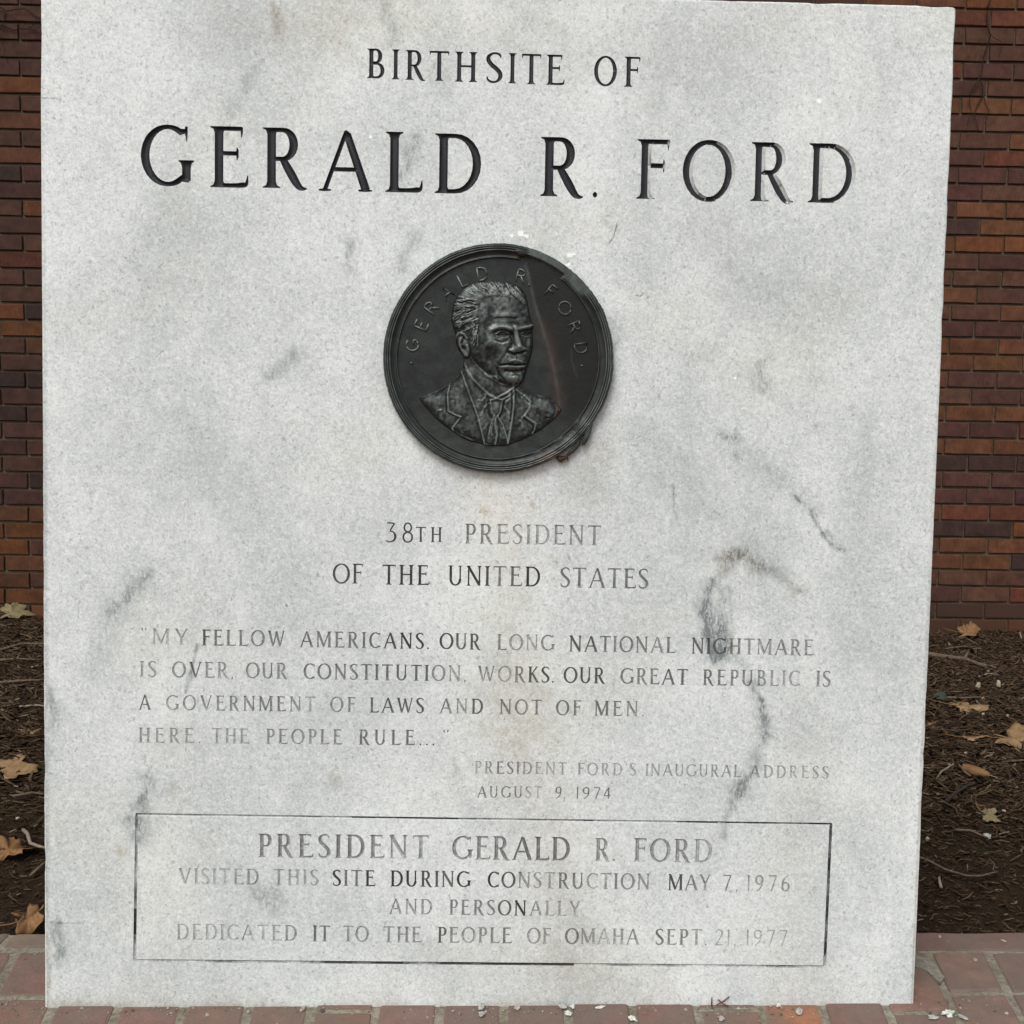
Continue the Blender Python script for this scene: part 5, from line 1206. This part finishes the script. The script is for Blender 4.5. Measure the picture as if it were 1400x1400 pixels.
# ------------------------------------------------------------------ mulch bed
def gz(x, y):
    t = np.clip((y - 0.19) / 0.45, 0, 1)
    z = -0.034 + 0.028 * t * t * (3 - 2 * t)
    z = z + np.clip(-x / 1.9, 0, 1) * 0.016 * np.clip((y - 1.5) / 1.2, 0, 1)
    z = z + 0.0075 * np.sin(3.1 * x + 1.3 * y) * np.sin(2.3 * y - x) * t + 0.004 * np.sin(11 * x + 3) * np.sin(9 * y + x) * t
    z = z + 0.0022 * np.sin(37 * x + 5 * y) * np.sin(41 * y)
    return z
def bed():
    xs = np.arange(-3.05, 3.06, 0.018); ys = np.arange(0.185, 2.76, 0.018); X, Y = np.meshgrid(xs, ys)
    Z = gz(X, Y) + rng.normal(size=X.shape) * 0.0016
    ny, nx = X.shape; i = np.arange(ny * nx).reshape(ny, nx)
    Q = np.stack([i[:-1, :-1], i[:-1, 1:], i[1:, 1:], i[1:, :-1]], -1).reshape(-1, 4)
    o = grid_obj('mulch_bed_soil', np.stack([X, Y, Z], -1).reshape(-1, 3), Q, M_SOIL); o['kind'] = 'structure'
    tag(o, 'dark soil of the planting bed between paving and brick wall')
bed()
def litter():
    """loose shreds of bark and twig: one mass"""
    V = []; F = []; n = 0
    regs = []
    N1, N2 = 42000, 14000
    y1 = 0.2 + 2.46 * rng.uniform(0, 1, N1) ** 0.9; x1 = (y1 + 1.24) * rng.uniform(0.37, 0.64, N1) * np.where(rng.uniform(0, 1, N1) < 0.38, -1, 1)
    xs = np.concatenate([x1, rng.uniform(-3.0, 3.0, N2)]); ys = np.concatenate([y1, 0.2 + 2.46 * rng.uniform(0, 1, N2)])
    # dense where the photograph looks, thinner behind the slab
    Vs = []; Fs = []
    for x, y in zip(xs, ys):
        L = rng.gamma(2.2, 0.0075) + 0.004; w = L * rng.uniform(0.10, 0.30) if rng.random() < 0.75 else L * rng.uniform(0.4, 0.8); w = min(w, 0.012); t = rng.uniform(0.0007, 0.0024)
        q_ = min(1.0, max(0.0, (y - 0.35) / 0.75)); q_ = q_ * q_ * (3 - 2 * q_)
        if rng.random() < 0.35 * (1 - q_): continue
        q_ = 0.48 + 0.52 * q_; L *= q_; w *= q_; t *= q_
        a = rng.uniform(0, math.pi) if rng.random() < 0.4 else rng.normal(0, 0.55); p = rng.normal(0, 0.28); ca, sa = math.cos(a), math.sin(a); z = float(gz(x, y)) + rng.uniform(0.0005, 0.007); bend = rng.normal(0, 0.15) * L
        tz = math.sin(p) * L / 2
        pts = []
        for s, ww in ((-1, 0.55), (0, 1.0), (1, 0.4)):
            cx = x + ca * L / 2 * s - sa * bend * (1 - s * s); cy = y + sa * L / 2 * s + ca * bend * (1 - s * s); cz = z + tz * s + abs(tz) * 0.8
            for q, h in ((-1, 0), (1, 0), (0, 1)):
                pts.append((cx - sa * w / 2 * ww * q, cy + ca * w / 2 * ww * q, cz + h * t))
        b = n; n += 9; Vs += pts
        for r in (0, 3):
            Fs += [(b + r, b + r + 3, b + r + 5, b + r + 2), (b + r + 1, b + r + 2, b + r + 5, b + r + 4), (b + r, b + r + 1, b + r + 4, b + r + 3)]
    o = grid_obj('mulch_shreds', np.array(Vs), np.array(Fs), M_LITTER, smooth=False); o['kind'] = 'stuff'
    tag(o, 'brown shredded bark mulch and broken twigs covering the bed')
litter()

ML = [mat_leaf('dry_leaf_tan', (0.17, 0.100, 0.046), (0.28, 0.175, 0.088), (0.10, 0.052, 0.023)), mat_leaf('dry_leaf_orange', (0.150, 0.072, 0.027), (0.24, 0.130, 0.054), (0.080, 0.035, 0.015)), mat_leaf('dry_leaf_olive', (0.14, 0.11, 0.052), (0.22, 0.175, 0.09), (0.09, 0.06, 0.03))]
def leaf(x, y, size, rot, m, label, seed, curl=0.25, tilt=(0.1, 0.0), lobes=5, zoff=0.012, aspect=1.0):
    r = random.Random(seed); root = empty('dry_leaf', (x, y, float(gz(x, y)) + zoff), (tilt[0], tilt[1], rot)); tag(root, label, 'leaf', 'dry fallen leaves on the mulch bed')
    n = 56; V = []; F = []; rings = 5
    def rad(t):      # lobed outline, tip at t=0
        v = 0.70 + 0.20 * math.cos(lobes * t + 0.5 * math.sin(2 * t + seed)) + 0.16 * math.cos(t) + 0.07 * math.cos(3 * lobes * t + seed) + 0.10 * math.sin(2 * t + seed) + r.uniform(-0.055, 0.055)
        return v * (1 - 0.45 * math.exp(-((t - math.pi) / 0.25) ** 2))
    R = [rad(2 * math.pi * k / n) for k in range(n)]
    V.append((0, 0, 0)); ph = r.uniform(0, 6)
    for q in range(1, rings + 1):
        f = q / rings
        for k in range(n):
            t = 2 * math.pi * k / n; rr = size * 0.5 * R[k] * f; px, py = rr * math.cos(t), rr * math.sin(t) * aspect
            z = curl * size * (0.9 * f * f * math.sin(2 * t + ph) * 0.35 + 1.6 * (py / size) ** 2 - 0.35 * abs(py) / size + 0.06 * math.sin(5 * t + ph) * f)
            V.append((px, py, z))
    for k in range(n): F.append((0, 1 + k, 1 + (k + 1) % n))
    for q in range(rings - 1):
        for k in range(n): F.append((1 + q * n + k, 1 + (q + 1) * n + k, 1 + (q + 1) * n + (k + 1) % n, 1 + q * n + (k + 1) % n))
    m_top = len(V); V += [(a, b, c - 0.0006) for a, b, c in V]; F += [tuple(m_top + i for i in f[::-1]) for f in F[:]]
    last = 1 + (rings - 1) * n
    for k in range(n): a, b = last + k, last + (k + 1) % n; F.append((a, m_top + a, m_top + b, b))
    obj('blade', V, F, ML[m], root, True)
    L = size * 0.55
    v, f = tube([(-size * 0.08, 0, 0.0008), (-size * 0.35, 0.004, 0.001), (-size * 0.35 - L * 0.4, 0.010, 0.004), (-size * 0.35 - L * 0.7, 0.022, 0.003)], [0.0012, 0.0011, 0.0009, 0.0011], 5)
    obj('stalk', v, f, ML[1], root, True)
    return root
leaf(-1.072, 0.872, 0.115, 0.15, 0, 'large flat tan leaf with toothed lobes, left of the slab at mid depth', 3, 0.10, (0.22, 0.0), 5, 0.022)
leaf(-1.945, 2.640, 0.17, 0.3, 2, 'olive tan leaf lying against the foot of the brick wall, left of the slab', 5, 0.25, (0.35, 0.05), 5, 0.03)
leaf(-0.875, 0.478, 0.095, 0.4, 1, 'curled orange brown leaf over a dark hollow, left of the slab', 8, 0.45, (0.2, 0.1), 5, 0.016)
leaf(-0.722, 0.232, 0.070, 0.7, 1, 'folded brown leaf touching the edge of the paving beside the left side of the slab', 12, 0.65, (0.15, -0.2), 5, 0.030)
leaf(-1.153, 1.149, 0.035, 1.0, 0, 'small tan leaf scrap on the bed above the large flat leaf', 14, 0.3, (0.2, 0), 3, 0.012)
leaf(1.387, 1.489, 0.135, -0.35, 0, 'ragged golden leaf right of the slab beside a dark green clod', 16, 0.16, (0.25, 0.0), 4, 0.018, 0.62)
leaf(1.358, 1.165, 0.145, -0.2, 0, 'largest golden brown leaf with pointed lobes, at the right edge of the view', 19, 0.22, (0.28, -0.05), 5, 0.020)
leaf(1.265, 1.205, 0.09, 0.2, 0, 'thin tan leaf strip just left of the largest golden leaf', 20, 0.12, (0.12, 0.0), 4, 0.014, 0.4)
leaf(1.030, 0.666, 0.048, -0.9, 2, 'small pale olive leaf beside a dark hole, right of the slab', 23, 0.3, (0.4, 0.1), 5, 0.014)
leaf(1.213, 1.305, 0.07, -0.9, 1, 'dull orange leaf half under the mulch right beside the slab edge', 27, 0.3, (0.3, 0), 3, 0.010, 0.5)
leaf(1.925, 2.55, 0.13, -0.5, 1, 'brown leaf at the foot of the brick wall right of the slab', 31, 0.5, (0.4, 0), 5, 0.024)
leaf(1.998, 2.645, 0.075, 0.5, 2, 'small olive leaf standing against the lowest brick course, right of the slab', 33, 0.35, (0.9, 0), 3, 0.03)
# rolled leaf
def rolled():
    root = empty('rolled_leaf', (1.150, 0.945, float(gz(1.15, 0.945)) + 0.014), (0, 0.1, -0.55)); tag(root, 'rolled orange leaf like a small cone with a thin pale stalk, right of the slab', 'leaf')
    V = []; F = []; n = 12
    for i, (x, r) in enumerate([(-0.032, 0.011), (-0.015, 0.0125), (0.0, 0.012), (0.015, 0.010), (0.027, 0.005)]):
        for k in range(n): t = 2 * math.pi * k / n * 0.92; V.append((x, r * math.cos(t) * (1 + 0.08 * math.sin(5 * t + i)), r * math.sin(t)))
    for i in range(4):
        for k in range(n - 1): F.append((i * n + k, i * n + k + 1, (i + 1) * n + k + 1, (i + 1) * n + k))
    obj('blade', V, F, ML[1], root, True)
    v, f = tube([(0.025, 0, 0), (0.045, 0.004, -0.003), (0.062, -0.004, -0.008), (0.072, 0.0, -0.011)], 0.0013, 5); obj('stalk', v, f, mat_plain('pale_stalk', (0.22, 0.17, 0.13), (0.35, 0.29, 0.23)), root, True)
rolled()

MS = [mat_plain('bare_twig', (0.075, 0.052, 0.036), (0.15, 0.11, 0.08), 140), mat_plain('dark_twig', (0.022, 0.015, 0.012), (0.05, 0.035, 0.025), 140), mat_plain('pale_twig', (0.17, 0.13, 0.10), (0.27, 0.22, 0.17), 140)]
def stick(pts, r, m, label, side=None):
    x0, y0 = pts[0]; root = empty('fallen_twig', (x0, y0, float(gz(x0, y0)) + 0.008)); tag(root, label, 'twig', 'twigs fallen on the mulch bed')
    P = [(a - x0, b - y0, float(gz(a, b)) - float(gz(x0, y0)) + 0.002 + (0.004 if 0 < i < len(pts) - 1 else 0)) for i, (a, b) in enumerate(pts)]
    v, f = tube(P, [r * (1 - 0.35 * i / (len(P) - 1)) for i in range(len(P))], 7); obj('shaft', v, f, MS[m], root, True)
    for s in side or []:
        Q = [(a - x0, b - y0, c) for a, b, c in s]; v, f = tube(Q, [r * 0.55, r * 0.4, r * 0.3][:len(Q)], 5); obj('shoot', v, f, MS[m], root, True)
stick([(0.775, 0.505), (0.812, 0.466), (0.835, 0.436), (0.864, 0.416), (0.888, 0.414), (0.914, 0.423), (0.930, 0.435)], 0.0022, 0, 'long thin twig bent at a knot low in the bed, right of the slab', [[(0.864, 0.416, 0.004), (0.865, 0.420, 0.016)], [(0.914, 0.423, 0.003), (0.920, 0.43, 0.012), (0.914, 0.44, 0.018)]])
stick([(0.985, 0.752), (1.03, 0.80), (1.08, 0.846), (1.124, 0.885)], 0.0042, 1, 'dark straight stick slanting up to the rolled orange leaf')
stick([(1.53, 2.20), (1.596, 2.181), (1.65, 2.14), (1.693, 2.106), (1.71, 2.04), (1.74, 1.98)], 0.010, 0, 'thick knotted stick near the brick wall, right of the slab', [[(1.693, 2.106, 0.01), (1.73, 2.15, 0.03)]])
stick([(-1.76, 2.02), (-1.692, 2.041), (-1.663, 2.13), (-1.60, 2.135), (-1.52, 2.12)], 0.0055, 0, 'uppermost long twig on the bed left of the slab')
stick([(-1.68, 1.90), (-1.617, 1.895), (-1.57, 1.91), (-1.50, 1.915)], 0.005, 0, 'second long twig from the wall on the bed left of the slab', [[(-1.57, 1.91, 0.004), (-1.58, 1.96, 0.02)]])
stick([(-1.53, 1.60), (-1.462, 1.613), (-1.40, 1.63), (-1.33, 1.645)], 0.0045, 0, 'third long twig from the wall on the bed left of the slab')
stick([(-0.895, 0.570), (-0.874, 0.544), (-0.85, 0.505), (-0.824, 0.495), (-0.80, 0.50)], 0.0038, 2, 'pale bent stick beside the curled orange leaf left of the slab')
stick([(1.36, 1.60), (1.43, 1.585), (1.50, 1.60)], 0.004, 0, 'straight brown twig behind the golden leaf and the green clod')
stick([(1.27, 1.98), (1.36, 1.92), (1.44, 1.88)], 0.005, 0, 'grey brown twig running out from behind the right edge of the slab')
for k, (x, y, ln, a, mm) in enumerate([(1.62, 1.86, 0.09, 0.35, 2), (1.25, 1.02, 0.10, -0.15, 0), (0.93, 0.60, 0.06, -0.5, 0), (1.08, 0.60, 0.09, -0.7, 0), (-0.99, 0.72, 0.07, 0.3, 0), (-1.30, 1.38, 0.10, -0.1, 2), (1.72, 2.32, 0.16, 0.1, 0), (0.80, 0.38, 0.04, 1.2, 2), (-0.80, 0.40, 0.06, 1.3, 0)]):
    lab = ['pale short twig above the white petals right of the slab', 'brown twig below the largest golden leaf', 'short twig just right of the dark hole by the small olive leaf', 'short slanting twig at the right edge of the view, low in the bed', 'short twig between the large flat leaf and the curled leaf left of the slab', 'pale twig midway up the bed left of the slab', 'long brown twig close under the brick wall right of the slab', 'tiny pale upright splinter low in the bed right of the slab', 'upright splinter above the folded brown leaf left of the slab'][k]
    stick([(x, y), (x + ln * 0.5 * math.cos(a), y + ln * 0.5 * math.sin(a) + 0.006), (x + ln * math.cos(a), y + ln * math.sin(a))], 0.0028, mm, lab)

def lump(name, x, y, z, sx, sy, sz, m, label, cat, seed, group=None, facets=0.25):
    r = random.Random(seed); V = []; F = []; nu, nv = 9, 6
    V.append((0, 0, sz * 0.5))
    for i in range(1, nv):
        p = math.pi * i / nv
        for k in range(nu):
            t = 2 * math.pi * k / nu; q = 1 + r.uniform(-facets, facets)
            V.append((sx / 2 * math.sin(p) * math.cos(t) * q, sy / 2 * math.sin(p) * math.sin(t) * q, sz / 2 * math.cos(p) * q))
    V.append((0, 0, -sz * 0.5)); b = len(V) - 1
    for k in range(nu): F.append((0, 1 + k, 1 + (k + 1) % nu)); F.append((b, b - nu + (k + 1) % nu, b - nu + k))
    for i in range(nv - 2):
        for k in range(nu): F.append((1 + i * nu + k, 1 + (i + 1) * nu + k, 1 + (i + 1) * nu + (k + 1) % nu, 1 + i * nu + (k + 1) % nu))
    o = obj(name, V, F, m); o.location = (x, y, z + sz * 0.35); o.rotation_euler = (0, 0, r.uniform(0, 6)); tag(o, label, cat, group); return o
M_PEB = mat_plain('pale_stone', (0.28, 0.27, 0.25), (0.46, 0.45, 0.42), 200); M_WHITE = mat_plain('white_chip', (0.50, 0.49, 0.46), (0.74, 0.73, 0.69), 200); M_CLOD = mat_plain('mossy_clod', (0.024, 0.030, 0.023), (0.052, 0.062, 0.050), 160, 0.95, 0.004); M_TAN = mat_plain('tan_chip', (0.30, 0.24, 0.17), (0.45, 0.38, 0.28), 200)
g_ = lambda x, y: float(gz(x, y))
lump('pebble', 0.988, 0.585, g_(0.988, 0.585) + 0.003, 0.022, 0.016, 0.010, M_PEB, 'pale grey pebble on the dark mulch, right of the slab below the small olive leaf', 'pebble', 1)
lump('pebble', 0.859, 0.565, g_(0.859, 0.565) + 0.003, 0.010, 0.008, 0.008, M_TAN, 'small pinkish chip in the mulch close to the right edge of the slab', 'pebble', 2)
lump('pebble', 0.728, 0.228, g_(0.728, 0.228) + 0.006, 0.008, 0.007, 0.014, M_TAN, 'upright tan chip in the soil just behind the paving edge, right of the slab', 'pebble', 3)
lump('mossy_clod', 1.36, 1.591, g_(1.36, 1.591), 0.045, 0.04, 0.034, M_CLOD, 'dark green rounded mossy clod at the tip of the golden leaf, right of the slab', 'clod', 4)
lump('white_petal', 1.551, 1.727, g_(1.551, 1.727) + 0.004, 0.022, 0.010, 0.026, M_TAN, 'cream husk standing in the mulch, right of the slab', 'husk', 5)
lump('white_petal', 1.62, 1.735, g_(1.62, 1.735) + 0.006, 0.014, 0.010, 0.032, M_TAN, 'cream husk with a curled tip nearer the right edge of the view', 'husk', 6)
lump('white_petal', 1.50, 1.60, g_(1.5, 1.6) + 0.003, 0.016, 0.010, 0.010, M_TAN, 'small cream flake at the right end of the straight twig', 'husk', 7)
specks = [(1.42, 1.44), (1.12, 1.02), (1.20, 1.10), (0.99, 0.80), (0.90, 0.86), (1.086, 0.706), (-1.62, 2.30), (-1.48, 1.83), (-1.25, 1.26), (-0.93, 0.62), (1.70, 1.95), (1.48, 1.42)]
for k, (x, y) in enumerate(specks):
    lump('pale_flake', x, y, g_(x, y) + 0.005, random.uniform(0.007, 0.013), 0.007, 0.006, M_TAN, 'tiny pale flake of husk lying loose on the mulch', 'flake', 40 + k, 'tiny pale flakes on the mulch')

# crumbs at the foot of the slab and on the paving
def pl(x): return pz(x) + 0.001
deb = [(0.618, -0.026, 0.020, 0.013, 0.010, M_WHITE, 'biggest white crumb on the joint right of the slab corner'), (0.594, -0.034, 0.016, 0.009, 0.006, M_PEB, 'flat grey crumb left of the biggest white crumb'), (0.634, -0.034, 0.014, 0.008, 0.005, M_PEB, 'small grey crumb right of the biggest white crumb'),
       (-0.005, -0.008, 0.012, 0.009, 0.008, M_PEB, 'grey crumb against the foot of the slab left of centre'), (-0.004, -0.024, 0.013, 0.010, 0.006, M_PEB, 'grey crumb on the paver below the crumb at the foot of the slab'),
       (0.043, -0.009, 0.010, 0.008, 0.006, M_PEB, 'light crumb at the foot of the slab, third from the left'), (0.105, -0.008, 0.013, 0.010, 0.009, M_PEB, 'dusty crumb at the foot of the slab over a mortar joint'), (0.118, -0.007, 0.010, 0.006, 0.006, M_WHITE, 'white splinter touching the dusty crumb at the foot of the slab'),
       (0.111, -0.022, 0.012, 0.008, 0.006, M_WHITE, 'bright white flake on the mortar joint in front of the dusty crumb'), (0.155, -0.009, 0.016, 0.005, 0.005, M_WHITE, 'long white flake at the foot of the slab right of centre'), (0.195, -0.034, 0.009, 0.014, 0.006, M_WHITE, 'white curled flake at the lower edge of the view on a mortar joint'),
       (0.311, -0.034, 0.013, 0.009, 0.006, M_PEB, 'grey flake on the paver below the red stem'), (0.397, -0.006, 0.009, 0.007, 0.006, M_WHITE, 'white crumb at the foot of the slab above the orange paver'), (0.420, -0.019, 0.020, 0.008, 0.004, M_PEB, 'grey oval flake lying on the orange paver'),
       (0.722, 0.108, 0.008, 0.006, 0.003, M_TAN, 'tan crumb on the paver nearest the slab on the right'), (0.700, 0.174, 0.010, 0.005, 0.003, M_TAN, 'tan crumb on the left part of the edging brick right of the slab'), (0.792, 0.163, 0.012, 0.004, 0.003, M_TAN, 'tan crumb on the right part of the edging brick right of the slab'), (-0.243, -0.010, 0.009, 0.006, 0.005, M_TAN, 'yellowish crumb at the foot of the slab left of centre')]
for k, (x, y, a, b, c, m, lab) in enumerate(deb): lump('stone_crumb', x, y, pl(x), a * 0.85, b * 0.8, c * 0.7, m, lab, 'crumb', 60 + k, None, 0.45)
M_RED = mat_plain('red_stem', (0.11, 0.035, 0.025), (0.18, 0.06, 0.04))
t = empty('red_stem', (0.318, -0.004, pl(0.318))); tag(t, 'tiny forked reddish stem leaning on the foot of the slab', 'stem')
for pts in ([(-0.012, 0, 0.0), (-0.012, 0.0, 0.011)], [(-0.006, -0.002, 0.002), (0.004, 0.0, 0.006), (0.012, 0.001, 0.012)], [(-0.004, -0.001, 0.009), (0.004, -0.002, 0.003), (0.010, -0.003, 0.001)]):
    v, f = tube(pts, 0.0009, 5); obj('shoot', v, f, M_RED, t, True)

def grit():
    Vs = []; Fs = []; r = np.random.default_rng(9); n = 0
    for _ in range(1500):
        x = r.uniform(-0.95, 0.98); y = r.uniform(-0.20, 0.19)
        if r.random() < 0.45: y = r.normal(-0.006, 0.010)
        if abs(x) < 0.583 and y > -0.002: continue
        s = r.gamma(2.0, 0.00045) + 0.0004; z = pz(x) + 0.0002
        p = [(x + s * math.cos(a) * r.uniform(0.6, 1.2), y + s * math.sin(a) * r.uniform(0.6, 1.2), z) for a in (0, 1.6, 3.1, 4.7)]
        Vs += p + [(x, y, z + s * 0.9)]
        Fs += [(n, n + 1, n + 4), (n + 1, n + 2, n + 4), (n + 2, n + 3, n + 4), (n + 3, n, n + 4)]; n += 5
    N = NT('paving_grit'); g = N.n('ShaderNodeNewGeometry'); q = N.mix(g.outputs['Random Per Island'], (0.05, 0.04, 0.03), (0.36, 0.33, 0.28))
    o = grid_obj('paving_grit', np.array(Vs), np.array(Fs), N.fin(q, 0.9), smooth=False); o['kind'] = 'stuff'; tag(o, 'fine sandy grit scattered over the paving and along the foot of the slab')
grit()
